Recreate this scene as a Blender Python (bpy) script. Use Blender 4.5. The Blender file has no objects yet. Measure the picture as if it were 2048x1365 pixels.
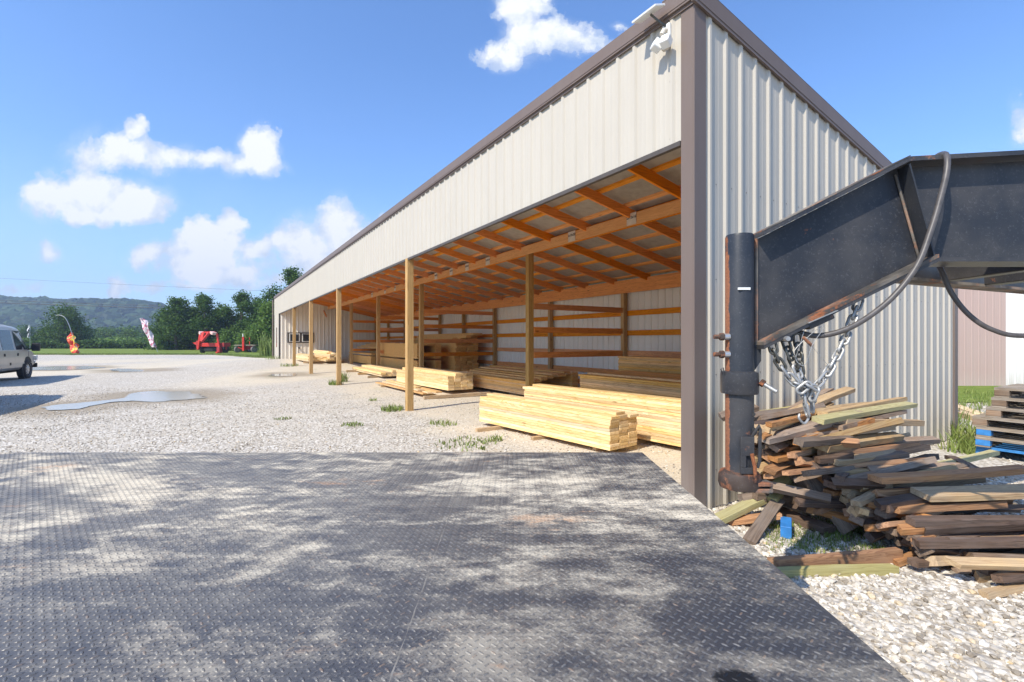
import bpy, bmesh, math, random
from mathutils import Vector, Matrix, Euler, noise
R = math.radians
random.seed(7)
scene = bpy.context.scene
C = scene.collection

# ------------------------------------------------------------------ camera
F = 960.0; CX = 1024.0; HY = 682.5; CAMH = 1.5
cam = bpy.data.cameras.new('camera'); co = bpy.data.objects.new('camera', cam); C.objects.link(co)
co.location = (0, 0, CAMH); co.rotation_euler = (R(90), 0, 0)
cam.sensor_width = 36; cam.lens = 36 * F / 2048; cam.clip_start = 0.05; cam.clip_end = 3000
scene.camera = co
# ------------------------------------------------------------------ sun, sky
SUN_EL = R(45); SAZ = R(43)                      # shadows run to azimuth 52 deg right of the view
sd = Vector((-math.sin(SAZ) * math.cos(SUN_EL), -math.cos(SAZ) * math.cos(SUN_EL), math.sin(SUN_EL)))
sl = bpy.data.lights.new('sun', 'SUN'); sl.energy = 4.6; sl.angle = R(0.5); sl.color = (1, .925, .80)
so = bpy.data.objects.new('sun', sl); C.objects.link(so); so.rotation_euler = sd.to_track_quat('Z', 'Y').to_euler()
so.location = (-20, -15, 30)
scene.view_settings.view_transform = 'Standard'; scene.view_settings.look = 'None'
scene.view_settings.exposure = 0.45; scene.view_settings.gamma = 1
scene.cycles.max_bounces = 7; scene.cycles.diffuse_bounces = 5; scene.cycles.glossy_bounces = 3
scene.cycles.transparent_max_bounces = 8; scene.cycles.volume_bounces = 0
scene.cycles.use_denoising = True
scene.cycles.sample_clamp_indirect = 8

class NT:
    def __init__(s, tree): s.t = tree; s.n = tree.nodes; s.l = tree.links
    def new(s, typ, **kw):
        nd = s.n.new(typ)
        for k, v in kw.items():
            if k.startswith('i_'):
                key = k[2:]
                key = int(key) if key.isdigit() else key.replace('_', ' ')
                nd.inputs[key].default_value = v
            else: setattr(nd, k, v)
        return nd
    def link(s, a, b): s.l.new(a, b)
    def math(s, op, a, b=None, c=None, clamp=False):
        nd = s.n.new('ShaderNodeMath'); nd.operation = op; nd.use_clamp = clamp
        for i, v in enumerate((a, b, c)):
            if v is None: continue
            if isinstance(v, (int, float)): nd.inputs[i].default_value = v
            else: s.link(v, nd.inputs[i])
        return nd.outputs[0]
    def vmath(s, op, a, b=None):
        nd = s.n.new('ShaderNodeVectorMath'); nd.operation = op
        for i, v in enumerate((a, b)):
            if v is None: continue
            if isinstance(v, (tuple, list)): nd.inputs[i].default_value = v
            else: s.link(v, nd.inputs[i])
        return nd.outputs['Value'] if op in ('LENGTH', 'DOT_PRODUCT') else nd.outputs[0]
    def mix(s, f, a, b, mode='MIX'):
        nd = s.n.new('ShaderNodeMix'); nd.data_type = 'RGBA'; nd.blend_type = mode
        for i, v in ((0, f), (6, a), (7, b)):
            if isinstance(v, (int, float)): nd.inputs[i].default_value = v
            elif isinstance(v, (tuple, list)): nd.inputs[i].default_value = tuple(v) + ((1,) if len(v) == 3 else ())
            else: s.link(v, nd.inputs[i])
        return nd.outputs[2]
    def ramp(s, f, stops, interp='LINEAR'):
        nd = s.n.new('ShaderNodeValToRGB'); cr = nd.color_ramp; cr.interpolation = interp
        while len(cr.elements) < len(stops): cr.elements.new(0.5)
        for e, (p, c) in zip(cr.elements, stops):
            e.position = p
            if isinstance(c, (int, float)): c = (c, c, c)
            e.color = tuple(c) + (1,)
        s.link(f, nd.inputs[0]); return nd.outputs[0]
    def noise(s, vec, scale, detail=4, rough=.55, dist=0.0, dims='3D'):
        nd = s.n.new('ShaderNodeTexNoise'); nd.noise_dimensions = dims
        nd.inputs['Scale'].default_value = scale; nd.inputs['Detail'].default_value = detail
        nd.inputs['Roughness'].default_value = rough; nd.inputs['Distortion'].default_value = dist
        if vec is not None: s.link(vec, nd.inputs['Vector'])
        return nd.outputs[0]
    def mapping(s, vec, scale=(1, 1, 1), loc=(0, 0, 0), rot=(0, 0, 0)):
        nd = s.n.new('ShaderNodeMapping'); nd.inputs['Scale'].default_value = scale
        nd.inputs['Location'].default_value = loc; nd.inputs['Rotation'].default_value = rot
        s.link(vec, nd.inputs[0]); return nd.outputs[0]

world = bpy.data.worlds.new('World'); scene.world = world; world.use_nodes = True
w = NT(world.node_tree); w.n.clear()
sky = w.new('ShaderNodeTexSky', sky_type='NISHITA', sun_disc=False)
sky.sun_elevation = SUN_EL; sky.sun_rotation = math.atan2(sd.x, sd.y); sky.air_density = 1.0; sky.dust_density = .6; sky.ozone_density = 2.0
hs = w.new('ShaderNodeHueSaturation', i_Saturation=1.0, i_Value=1.0); w.link(sky.outputs[0], hs.inputs['Color'])
skyc = w.mix(1.0, hs.outputs[0], (0.74, 1.0, 1.32), 'MULTIPLY')
tc = w.new('ShaderNodeTexCoord'); dvec = tc.outputs['Generated']
sep = w.new('ShaderNodeSeparateXYZ'); w.link(dvec, sep.inputs[0])
yy = w.math('MAXIMUM', sep.outputs[1], 0.02)
cmb = w.new('ShaderNodeCombineXYZ')
w.link(w.math('DIVIDE', sep.outputs[0], yy), cmb.inputs[0]); w.link(w.math('DIVIDE', sep.outputs[2], yy), cmb.inputs[1])
puv = cmb.outputs[0]
wn = w.new('ShaderNodeTexNoise'); wn.inputs['Scale'].default_value = 9; wn.inputs['Detail'].default_value = 6; w.link(puv, wn.inputs['Vector'])
warp = w.vmath('MULTIPLY', w.vmath('SUBTRACT', wn.outputs['Color'], (.5, .5, .5)), (.11, .085, 0))
pw = w.vmath('ADD', puv, warp)
# clouds: (px x, px y, rx, ry, strength) of real clouds by direction
CL = [(270, 255, 34, 26, 1), (240, 300, 80, 45, .85), (330, 315, 70, 32, .6), (180, 315, 50, 30, .6), (180, 380, 62, 52, 1.1), (110, 395, 60, 45, 1), (270, 410, 75, 42, 1.05),
      (80, 400, 34, 28, .8), (200, 425, 110, 26, .8), (420, 310, 55, 20, .7), (480, 322, 60, 20, .6), (530, 290, 48, 48, 1.1), (545, 320, 40, 26, .8),
      (455, 445, 32, 32, 1.1), (420, 495, 70, 62, 1.15), (395, 530, 70, 45, 1), (470, 475, 30, 40, .8), (300, 525, 40, 32, .75), (460, 545, 70, 30, .8),
      (515, 495, 35, 30, .8), (565, 490, 36, 34, .8), (610, 500, 70, 60, .8), (675, 450, 48, 52, 1.05), (700, 490, 60, 60, .8), (640, 530, 110, 40, .65), (790, 430, 28, 28, .6),
      (95, 510, 34, 22, .65), (230, 580, 26, 20, .7), (300, 585, 50, 14, .4), (380, 575, 90, 14, .3), (20, 585, 90, 14, .3), (560, 560, 150, 22, .3),
      (1050, 15, 60, 40, .85), (1040, 70, 50, 45, .8), (1110, 80, 90, 42, .75), (1000, 110, 50, 40, .7), (1170, 85, 60, 22, .5), (1235, 55, 22, 12, .45),
      (2080, 250, 60, 60, .6), (-80, 480, 60, 50, .9), (-220, 350, 120, 80, .9)]
acc = None
for (x, y, rx, ry, st) in CL:
    c = ((x - CX) / F, (HY - y) / F, 0)
    v = w.vmath('MULTIPLY', w.vmath('SUBTRACT', pw, c), (F / rx / 1.25, F / ry / 1.25, 0))
    m = w.math('MULTIPLY', w.math('SUBTRACT', 1.0, w.vmath('LENGTH', v)), st)
    acc = m if acc is None else w.math('SMOOTH_MAX', acc, m, 0.25)
fine = w.noise(puv, 30, 7, .62)
fine2 = w.noise(puv, 7, 5, .6)
cm = w.math('ADD', w.math('ADD', acc, w.math('MULTIPLY', w.math('SUBTRACT', fine, .5), 1.05)), w.math('MULTIPLY', w.math('SUBTRACT', fine2, .5), .35))
cm = w.math('MULTIPLY', w.ramp(cm, [(0.13, 0), (.24, .5), (.42, 1)], 'EASE'), w.math('GREATER_THAN', sep.outputs[1], .05))
shade = w.noise(w.vmath('ADD', puv, (.015, -.02, 0)), 16, 6, .62)
cc = w.ramp(w.math('ADD', shade, w.math('MULTIPLY', w.math('SUBTRACT', acc, .3), .5)), [(.42, (3.5, 4.0, 4.8)), (.63, (5.3, 5.4, 5.55))])
# soft band of high thin cloud near the horizon
hz = w.math('MULTIPLY', w.ramp(sep.outputs[2], [(0.0, .75), (.10, .45), (.30, .05), (.5, 0)]), w.ramp(fine2, [(.25, .5), (.7, 1)]))
skyh = w.mix(hz, skyc, (3.3, 4.2, 5.5))
veil = w.math('MULTIPLY', w.ramp(w.math('ADD', acc, w.math('MULTIPLY', w.math('SUBTRACT', w.noise(puv, 4.5, 6, .65, .6), .5), 1.5)), [(-.1, 0), (.1, .04), (.5, .42)]), w.math('GREATER_THAN', sep.outputs[1], .05))
skyh = w.mix(veil, skyh, (4.4, 4.8, 5.4))
fin = w.mix(cm, skyh, cc)
bg = w.new('ShaderNodeBackground', i_Strength=0.15); w.link(fin, bg.inputs[0])
wo = w.new('ShaderNodeOutputWorld'); w.link(bg.outputs[0], wo.inputs[0])

# ------------------------------------------------------------------ helpers
def sm(a, b, x):
    t = min(1, max(0, (x - a) / (b - a))); return t * t * (3 - 2 * t)
def gz(X, Y):
    r = min(.35, .001 * max(0, Y - 12) ** 2)
    return r * sm(-22, -15.5, X)
def gp(px, py, dz=0.0):
    """point of the ground seen at a pixel of the photograph (used to read positions off it)"""
    u = (px - CX) / F; v = (py - HY) / F; z = 0.0
    for _ in range(25):
        Y = (CAMH - z - dz) / v; z = .5 * z + .5 * gz(u * Y, Y)
    return Vector((u * Y, Y, z + dz))
def at(px, py, Y): return Vector(((px - CX) / F * Y, Y, CAMH + (HY - py) / F * Y))

def tag(o, label=None, cat=None, group=None, kind=None):
    if label: o['label'] = label
    if cat: o['category'] = cat
    if group: o['group'] = group
    if kind: o['kind'] = kind
    return o
def empty(name, loc=(0, 0, 0), rz=0):
    o = bpy.data.objects.new(name, None); o.empty_display_size = .3; C.objects.link(o)
    o.location = loc; o.rotation_euler = (0, 0, rz); return o

class MB:
    def __init__(s): s.v = []; s.f = []
    def add(s, vs, fs):
        n = len(s.v); s.v += [tuple(v) for v in vs]; s.f += [tuple(i + n for i in f) for f in fs]; return s
    def box(s, x0, x1, y0, y1, z0, z1, M=None):
        vs = [(x0, y0, z0), (x1, y0, z0), (x1, y1, z0), (x0, y1, z0), (x0, y0, z1), (x1, y0, z1), (x1, y1, z1), (x0, y1, z1)]
        if M is not None: vs = [M @ Vector(v) for v in vs]
        return s.add(vs, [(0, 3, 2, 1), (4, 5, 6, 7), (0, 1, 5, 4), (1, 2, 6, 5), (2, 3, 7, 6), (3, 0, 4, 7)])
    def bar(s, p, q, wd, ht, up=(0, 0, 1)):
        p = Vector(p); q = Vector(q); d = (q - p).normalized(); u = Vector(up)
        sv = d.cross(u).normalized(); u = sv.cross(d)
        vs = []
        for e in (p, q):
            for a, b in ((-1, -1), (1, -1), (1, 1), (-1, 1)): vs.append(e + sv * a * wd / 2 + u * b * ht / 2)
        return s.add(vs, [(3, 2, 1, 0), (4, 5, 6, 7), (0, 1, 5, 4), (1, 2, 6, 5), (2, 3, 7, 6), (3, 0, 4, 7)])
    def tube(s, pts, r, n=10, closed=False, caps=True):
        pts = [Vector(p) for p in pts]; m = len(pts); rr = r if isinstance(r, (list, tuple)) else [r] * m
        prev = None; base = len(s.v)
        for i, p in enumerate(pts):
            if closed: d = pts[(i + 1) % m] - pts[i - 1]
            else: d = pts[min(i + 1, m - 1)] - pts[max(i - 1, 0)]
            d.normalize()
            if prev is None: prev = d.orthogonal().normalized()
            a = (prev - d * prev.dot(d)).normalized(); prev = a; b = d.cross(a)
            for k in range(n):
                t = 2 * math.pi * k / n; s.v.append(tuple(p + (a * math.cos(t) + b * math.sin(t)) * rr[i]))
        for i in range(m if closed else m - 1):
            j = (i + 1) % m
            for k in range(n):
                k2 = (k + 1) % n; s.f.append((base + i * n + k, base + i * n + k2, base + j * n + k2, base + j * n + k))
        if not closed and caps:
            s.f.append(tuple(base + k for k in reversed(range(n)))); s.f.append(tuple(base + (m - 1) * n + k for k in range(n)))
        return s
    def lathe(s, prof, M=None, n=24):
        """profile [(r,z)...] turned about local z"""
        base = len(s.v)
        for r, z in prof:
            for k in range(n):
                t = 2 * math.pi * k / n; v = Vector((r * math.cos(t), r * math.sin(t), z)); s.v.append(tuple(M @ v if M else v))
        for i in range(len(prof) - 1):
            for k in range(n):
                k2 = (k + 1) % n; s.f.append((base + i * n + k, base + i * n + k2, base + (i + 1) * n + k2, base + (i + 1) * n + k))
        return s
    def prism(s, poly, y0, y1, M=None):
        """polygon in x,z pushed along y"""
        n = len(poly); vs = [(x, y0, z) for x, z in poly] + [(x, y1, z) for x, z in poly]
        if M is not None: vs = [M @ Vector(v) for v in vs]
        return s.add(vs, [tuple(range(n)), tuple(reversed(range(n, 2 * n)))] + [(i, i + n, (i + 1) % n + n, (i + 1) % n) for i in range(n)])
    def build(s, name, mat, parent=None, bevel=0, smooth=False, seg=1):
        me = bpy.data.meshes.new(name); me.from_pydata(s.v, [], s.f)
        me.validate(verbose=False)
        bm = bmesh.new(); bm.from_mesh(me); bmesh.ops.recalc_face_normals(bm, faces=bm.faces)
        if bevel: bmesh.ops.bevel(bm, geom=list(bm.edges), offset=bevel, segments=seg, affect='EDGES', profile=.6)
        bm.to_mesh(me); bm.free()
        if smooth:
            me.shade_smooth()
            try: me.set_sharp_from_angle(angle=R(smooth if isinstance(smooth, (int, float)) and smooth > 1 else 40))
            except Exception: pass
        me.materials.append(mat)
        o = bpy.data.objects.new(name, me); C.objects.link(o)
        if parent: o.parent = parent
        return o

# ------------------------------------------------------------------ materials
def mat(name):
    m = bpy.data.materials.new(name); m.use_nodes = True; t = NT(m.node_tree)
    b = t.n['Principled BSDF']; return m, t, b
def obco(t, jitter=True):
    tc = t.new('ShaderNodeTexCoord'); v = tc.outputs['Object']
    if jitter:
        oi = t.new('ShaderNodeObjectInfo'); v = t.vmath('ADD', v, t.vmath('MULTIPLY', oi.outputs['Random'], (37, 91, 53)))
        # vector from float works through implicit conversion
        return v, oi.outputs['Random']
    return v, None
def bump(t, b, h, strength=.3, dist=.01):
    bn = t.new('ShaderNodeBump'); bn.inputs['Strength'].default_value = strength; bn.inputs['Distance'].default_value = dist
    t.link(h, bn.inputs['Height']); t.link(bn.outputs[0], b.inputs['Normal'])
def wood(name, light, dark, axis=0, var=.25, rough=.75, weather=0.0, grey=(.33, .30, .27), knots=True, stripe=26, bumps=.25):
    m, t, b = mat(name); v, rnd = obco(t)
    sc = [stripe] * 3; sc[axis] = 1.1
    vm = t.mapping(v, tuple(sc))
    n1 = t.noise(vm, 1.0, 5, .6, .6)
    sc2 = [stripe * .33] * 3; sc2[axis] = .55
    n2 = t.noise(t.mapping(v, tuple(sc2)), 1.0, 3, .5, 1.6)
    rings = t.math('FRACT', t.math('MULTIPLY', n2, 9.0))
    rings = t.ramp(rings, [(0, 0), (.55, .35), (.9, 1), (1, .1)])
    f = t.math('ADD', t.math('MULTIPLY', n1, .75), t.math('MULTIPLY', rings, .35))
    col = t.ramp(f, [(.28, light), (.80, dark)])
    if knots:
        sk = [5.0] * 3; sk[axis] = 1.6
        vo = t.new('ShaderNodeTexVoronoi'); vo.inputs['Scale'].default_value = 1.0; t.link(t.mapping(v, tuple(sk)), vo.inputs['Vector'])
        kn = t.ramp(vo.outputs['Distance'], [(.05, 1), (.11, 0)])
        col = t.mix(t.math('MULTIPLY', kn, .7), col, tuple(c * .35 for c in dark))
    if weather:
        wz = t.noise(v, 3.0, 5, .6, .3)
        col = t.mix(t.math('MULTIPLY', t.ramp(wz, [(.35, 0), (.65, 1)]), weather), col, grey)
    hsn = t.new('ShaderNodeHueSaturation'); t.link(col, hsn.inputs['Color'])
    t.link(t.math('ADD', t.math('MULTIPLY', rnd, var), 1 - var / 2), hsn.inputs['Value'])
    t.link(t.math('ADD', t.math('MULTIPLY', t.math('FRACT', t.math('MULTIPLY', rnd, 13.7)), .24), .88), hsn.inputs['Saturation'])
    t.link(hsn.outputs[0], b.inputs['Base Color']); b.inputs['Roughness'].default_value = rough
    b.inputs['Specular IOR Level'].default_value = .25
    bump(t, b, f, bumps, .006)
    return m
def sheet(name, col, rough=.42, dirt=.12, dirtcol=(.35, .30, .24), metal=0.0, spec=.22):
    m, t, b = mat(name); v, _ = obco(t, False)
    n1 = t.noise(t.mapping(v, (7, 7, .8)), 1, 5, .6)
    n2 = t.noise(v, .9, 4, .6)
    f = t.math('MULTIPLY', t.ramp(t.math('ADD', t.math('MULTIPLY', n1, .6), t.math('MULTIPLY', n2, .4)), [(.42, 0), (.72, 1)]), dirt * 2)
    sp = t.new('ShaderNodeSeparateXYZ'); t.link(v, sp.inputs[0])
    low = t.math('MULTIPLY', t.ramp(sp.outputs[2], [(0.0, 1), (.55, 0)]), t.ramp(n1, [(.3, .1), (.7, .75)]))
    c = t.mix(f, col, dirtcol); c = t.mix(t.math('MULTIPLY', low, .85), c, dirtcol)
    t.link(c, b.inputs['Base Color']); b.inputs['Roughness'].default_value = rough
    b.inputs['Metallic'].default_value = metal; b.inputs['Specular IOR Level'].default_value = spec
    bump(t, b, t.noise(v, 2.2, 2, .5), .06, .02)
    return m
def plain(name, col, rough=.5, metal=0.0, var=.15, scale=12, spec=.5, emit=None):
    m, t, b = mat(name); v, _ = obco(t, False)
    n = t.noise(v, scale, 4, .6)
    t.link(t.mix(t.ramp(n, [(.3, 0), (.7, 1)]), tuple(c * (1 - var) for c in col), tuple(min(1, c * (1 + var)) for c in col)), b.inputs['Base Color'])
    b.inputs['Roughness'].default_value = rough; b.inputs['Metallic'].default_value = metal; b.inputs['Specular IOR Level'].default_value = spec
    return m
def steel(name, base=(.030, .032, .036), rust=.3, dust=.25, rough=.38, dustcol=(.36, .31, .25), seed=0.0, speck=.3, side=0):
    m, t, b = mat(name); v, _ = obco(t, False); v = t.vmath('ADD', v, (seed, seed * 1.7, seed * .3))
    n1 = t.noise(v, 5.5, 6, .65); n2 = t.noise(v, 2.2, 4, .6); n3 = t.noise(v, 85, 5, .75)
    c = t.mix(t.math('MULTIPLY', t.ramp(n3, [(.56, 0), (.72, 1)]), speck), base, (.17, .17, .18))
    rsrc = t.math('ADD', n1, t.math('MULTIPLY', n3, .15))
    if side:
        tc0 = t.new('ShaderNodeTexCoord'); sx = t.new('ShaderNodeSeparateXYZ'); t.link(tc0.outputs['Object'], sx.inputs[0])
        rsrc = t.math('ADD', rsrc, t.ramp(t.math('MULTIPLY', t.math('ADD', sx.outputs[0], .1), 5.0), [(.17, .26), (.205, 0)]))
    rs = t.ramp(rsrc, [(.70 - rust * .28, 0), (.76 - rust * .24, 1)])
    rc = t.ramp(n3, [(.3, (.15, .05, .025)), (.7, (.34, .13, .055))])
    c = t.mix(rs, c, rc)
    du = t.math('MULTIPLY', t.ramp(n2, [(.40, 0), (.70, 1)]), dust)
    c = t.mix(du, c, dustcol)
    t.link(c, b.inputs['Base Color'])
    r = t.math('ADD', t.math('MULTIPLY', rs, .4), t.math('ADD', rough, t.math('MULTIPLY', n3, .15)), clamp=True)
    t.link(r, b.inputs['Roughness']); b.inputs['Specular IOR Level'].default_value = .27
    bump(t, b, t.math('ADD', n1, t.math('MULTIPLY', n3, .3)), .15, .006)
    return m
def foliage(name, c1, c2, c3):
    m, t, b = mat(name); v, rnd = obco(t)
    n = t.noise(v, .55, 3, .6); n2 = t.noise(v, 6.0, 3, .6)
    c = t.mix(t.ramp(n, [(.35, 0), (.65, 1)]), c1, c2); c = t.mix(t.ramp(n2, [(.5, 0), (.75, .8)]), c, c3)
    gi = t.new('ShaderNodeNewGeometry'); hv = t.new('ShaderNodeHueSaturation'); t.link(c, hv.inputs['Color'])
    t.link(t.math('ADD', t.math('MULTIPLY', gi.outputs['Random Per Island'], .9), .6), hv.inputs['Value']); c = hv.outputs[0]
    t.link(c, b.inputs['Base Color']); b.inputs['Roughness'].default_value = .6; b.inputs['Specular IOR Level'].default_value = .25
    tr = t.new('ShaderNodeBsdfTranslucent'); t.link(c, tr.inputs[0])
    ms = t.new('ShaderNodeMixShader'); ms.inputs[0].default_value = .35
    out = t.n['Material Output']; t.link(b.outputs[0], ms.inputs[1]); t.link(tr.outputs[0], ms.inputs[2]); t.link(ms.outputs[0], out.inputs[0])
    return m

M_cream = sheet('cream_metal', (.495, .452, .378), .5, .13, (.34, .31, .26))
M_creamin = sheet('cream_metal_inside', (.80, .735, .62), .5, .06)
M_brown = sheet('brown_trim', (.165, .125, .105), .45, .05, (.33, .29, .25))
M_dkbrown = sheet('dark_trim', (.08, .068, .06), .5, .05)
M_roof = sheet('roof_underside', (.42, .39, .34), .55, .35, (.20, .17, .13))
M_pink = sheet('rosy_metal', (.47, .335, .29), .5, .10, (.50, .42, .36))
M_white = sheet('white_metal', (.80, .74, .70), .5, .06)
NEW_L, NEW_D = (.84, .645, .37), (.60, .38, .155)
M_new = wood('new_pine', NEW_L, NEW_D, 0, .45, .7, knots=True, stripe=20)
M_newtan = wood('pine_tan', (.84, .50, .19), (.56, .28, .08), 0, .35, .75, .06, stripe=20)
M_raft = wood('rafter_pine', (.88, .345, .08), (.60, .185, .033), 0, .25)
M_purl = wood('purlin_pine', (.90, .42, .11), (.64, .23, .045), 1, .25)
M_beam = wood('beam_pine', (.88, .46, .14), (.64, .27, .06), 1, .15)
M_girt = wood('girt_pine', (.82, .34, .08), (.55, .18, .035), 1, .25)
M_girtx = wood('girt_pine_cross', (.70, .27, .065), (.44, .135, .026), 0, .25)
M_post = wood('treated_post', (.56, .36, .15), (.36, .20, .07), 2, .2)
M_postin = wood('treated_post_inner', (.55, .34, .13), (.34, .18, .06), 2, .2)
M_old1 = wood('weathered_grey_board', (.30, .205, .135), (.115, .07, .044), 0, .7, .8, .45, (.29, .255, .22), stripe=30, bumps=.5)
M_old2 = wood('orange_brown_board', (.50, .255, .105), (.25, .105, .04), 0, .4, .7, .2, (.25, .2, .16), stripe=30, bumps=.5)
M_old3 = wood('tan_board', (.56, .39, .20), (.33, .19, .085), 0, .3, .75, .3, (.33, .29, .23), stripe=30, bumps=.4)
M_old4 = wood('green_tan_board', (.50, .45, .20), (.33, .27, .10), 0, .2, .75, .15, stripe=30, bumps=.4)
M_old5 = wood('dark_brown_board', (.15, .095, .065), (.055, .034, .023), 0, .5, .6, .3, (.2, .17, .15), stripe=30, bumps=.5)
M_pallet = wood('pallet_board', (.33, .27, .20), (.17, .125, .085), 0, .35, .8, .5, (.36, .33, .30))
M_blue = plain('blue_paint', (.035, .20, .50), .6, 0, .3, 9)
M_black = plain('black_rubber', (.025, .025, .027), .6, 0, .3, 20)
M_hose = plain('grey_hose', (.085, .075, .07), .45, 0, .25, 30)
M_tyre = plain('tyre_rubber', (.035, .033, .031), .8, 0, .3, 9)
M_tyrelit = plain('lit_tyre', (.20, .19, .18), .85, 0, .2, 9)  # paler tyre rubber, sunlight on the wagon tyres put into the colour
M_rim = plain('rim_metal', (.50, .49, .47), .35, .7, .1, 6)
M_whitep = plain('white_plastic', (.78, .77, .72), .45, 0, .05, 6)
M_glass = plain('dark_glass', (.03, .035, .04), .06, 0, .1, 2, 1.0)
M_red = plain('red_paint', (.62, .035, .02), .4, 0, .18, 3)
M_redd = plain('dull_red_paint', (.40, .03, .03), .5, 0, .2, 4)
M_ink = plain('black_ink', (.02, .02, .02), .7)
M_steel = steel('black_painted_steel', (.026, .028, .034), rust=-.10, dust=.14, speck=.42, rough=.27)
M_steelrust = steel('rusty_black_steel', (.024, .029, .038), rust=-.02, dust=.08, seed=3.1, side=1)
M_steelrust2 = steel('worn_black_steel', (.030, .032, .038), rust=.26, dust=.2, seed=7.7, side=1)
M_steeldust = steel('dusty_steel', (.06, .055, .05), rust=.4, dust=.9, seed=5.3, rough=.6)
M_rust = steel('rusted_steel', (.045, .028, .022), rust=.52, dust=.25, seed=1.3, rough=.6)
M_zinc = plain('zinc_chain', (.36, .355, .34), .5, .55, .2, 40)
M_chaind = plain('dark_chain', (.10, .10, .09), .45, .6, .3, 40)
M_leafd = foliage('leaves_dark', (.045, .095, .016), (.085, .15, .025), (.14, .21, .035))
M_leafl = foliage('leaves_light', (.09, .16, .03), (.14, .22, .04), (.20, .28, .06))
M_bark = plain('bark', (.085, .065, .048), .9, 0, .35, 3)
M_hill = foliage('hill_leaves', (.022, .050, .014), (.045, .085, .020), (.10, .15, .03))
M_weed = foliage('weed_leaves', (.16, .22, .05), (.24, .30, .08), (.38, .38, .16))

def carpaint(name, col):
    m, t, b = mat(name); b.inputs['Base Color'].default_value = tuple(col) + (1,)
    v, _ = obco(t, False); n = t.noise(v, 2.0, 4, .6)
    t.link(t.mix(t.ramp(n, [(.35, 0), (.7, .35)]), col, (.36, .32, .27)), b.inputs['Base Color'])
    b.inputs['Metallic'].default_value = .35; b.inputs['Roughness'].default_value = .38
    b.inputs['Coat Weight'].default_value = .5; b.inputs['Coat Roughness'].default_value = .12
    return m
M_van = carpaint('silver_beige_paint', (.48, .45, .41))

# ------------------------------------------------------------------ ground
PUD = [[(56, 818), (95, 822), (150, 820), (185, 812), (222, 805), (262, 803), (300, 804), (370, 800), (416, 796), (424, 791), (385, 787), (365, 784), (300, 784), (258, 788), (248, 796), (212, 801), (165, 806), (100, 811)],
       [(60, 741), (120, 741), (165, 739), (208, 735), (170, 733), (110, 733), (60, 735)],
       [(212, 741), (240, 744), (290, 743), (330, 741), (290, 739.5), (235, 739)],
       [(535, 752), (560, 754), (592, 752), (585, 748), (548, 748)]]
PUDW = []
for poly in PUD:
    pts = [gp(x, y) for x, y in poly]; PUDW.append(pts)
def pdist(P, pts):
    """signed-ish distance to polygon: negative inside"""
    x, y = P; ins = False; dmin = 1e9; n = len(pts)
    for i in range(n):
        ax, ay = pts[i][0], pts[i][1]; bx, by = pts[(i + 1) % n][0], pts[(i + 1) % n][1]
        if (ay > y) != (by > y) and x < (bx - ax) * (y - ay) / (by - ay) + ax: ins = not ins
        dx, dy = bx - ax, by - ay; L = dx * dx + dy * dy + 1e-9
        t = max(0, min(1, ((x - ax) * dx + (y - ay) * dy) / L)); dmin = min(dmin, math.hypot(x - ax - t * dx, y - ay - t * dy))
    return -dmin if ins else dmin

def axis_pts(lo, hi, fine_lo, fine_hi, st, g=1.22):
    p = []; x = fine_lo
    while x <= fine_hi: p.append(x); x += st
    s = st; x = p[-1]
    while x < hi: s *= g; x += s; p.append(min(x, hi))
    s = st; x = p[0]; q = []
    while x > lo: s *= g; x -= s; q.append(max(x, lo))
    return list(reversed(q)) + p
# shed frame
DX = Vector((-.526, .8505, 0)).normalized()        # along the open front, away from the near corner
EX = Vector((DX.y, -DX.x, 0))                      # into the depth of the shed
Y0 = F * CAMH / 348.0; C0 = Vector((364 / F * Y0, Y0, 0))
def L2W(b, a, z=0): return C0 + EX * b + DX * a + Vector((0, 0, z))
def W2L(p): r = Vector(p) - C0; return r.dot(EX), r.dot(DX)

xs = axis_pts(-900, 900, -27, 12, .3); ys = axis_pts(-60, 1500, .5, 42, .3)
verts = []; damp = []; dirt = []
for y in ys:
    for x in xs:
        n = noise.noise(Vector((x * .35, y * .35, 0))) * .03 + noise.noise(Vector((x * 1.7, y * 1.7, 3))) * .012
        if abs(x) > 40 or y > 60 or y < 0: n = 0
        d = 9.0
        for pts in PUDW:
            if abs(x - pts[0][0]) < 14 and abs(y - pts[0][1]) < 14: d = min(d, pdist((x, y), pts))
        nz = n * sm(0.0, 1.2, d)
        if d < .6: nz -= .012 * sm(.25, -.1, d)
        verts.append((x, y, gz(x, y) + nz))
        wob = noise.noise(Vector((x * .8, y * .8, 9))) * .9
        damp.append(sm(1.3, .1, d + wob * .6))
        b_, a_ = (Vector((x, y, 0)) - C0).dot(EX), (Vector((x, y, 0)) - C0).dot(DX)
        dd = 0
        if -1.6 < b_ < 8 and 0 < a_ < 33: dd = sm(-.9, .3, b_ + wob * .8) * (.55 + .45 * sm(-.2, .5, wob))
        dd = max(dd, .9 * sm(.12, .5, noise.noise(Vector((x * .16 + 4, y * .10, 5))) + .25 * sm(12, 25, y)) * sm(9, 13, y))
        dirt.append(dd)
nx = len(xs); faces = [(j * nx + i, j * nx + i + 1, (j + 1) * nx + i + 1, (j + 1) * nx + i) for j in range(len(ys) - 1) for i in range(nx - 1)]
me = bpy.data.meshes.new('ground'); me.from_pydata(verts, [], faces); me.shade_smooth()
for nm, arr in (('damp', damp), ('dirt', dirt)):
    at_ = me.attributes.new(nm, 'FLOAT', 'POINT'); at_.data.foreach_set('value', arr)
m, t, b = mat('gravel_ground')
tcn = t.new('ShaderNodeTexCoord'); v = tcn.outputs['Object']
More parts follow.
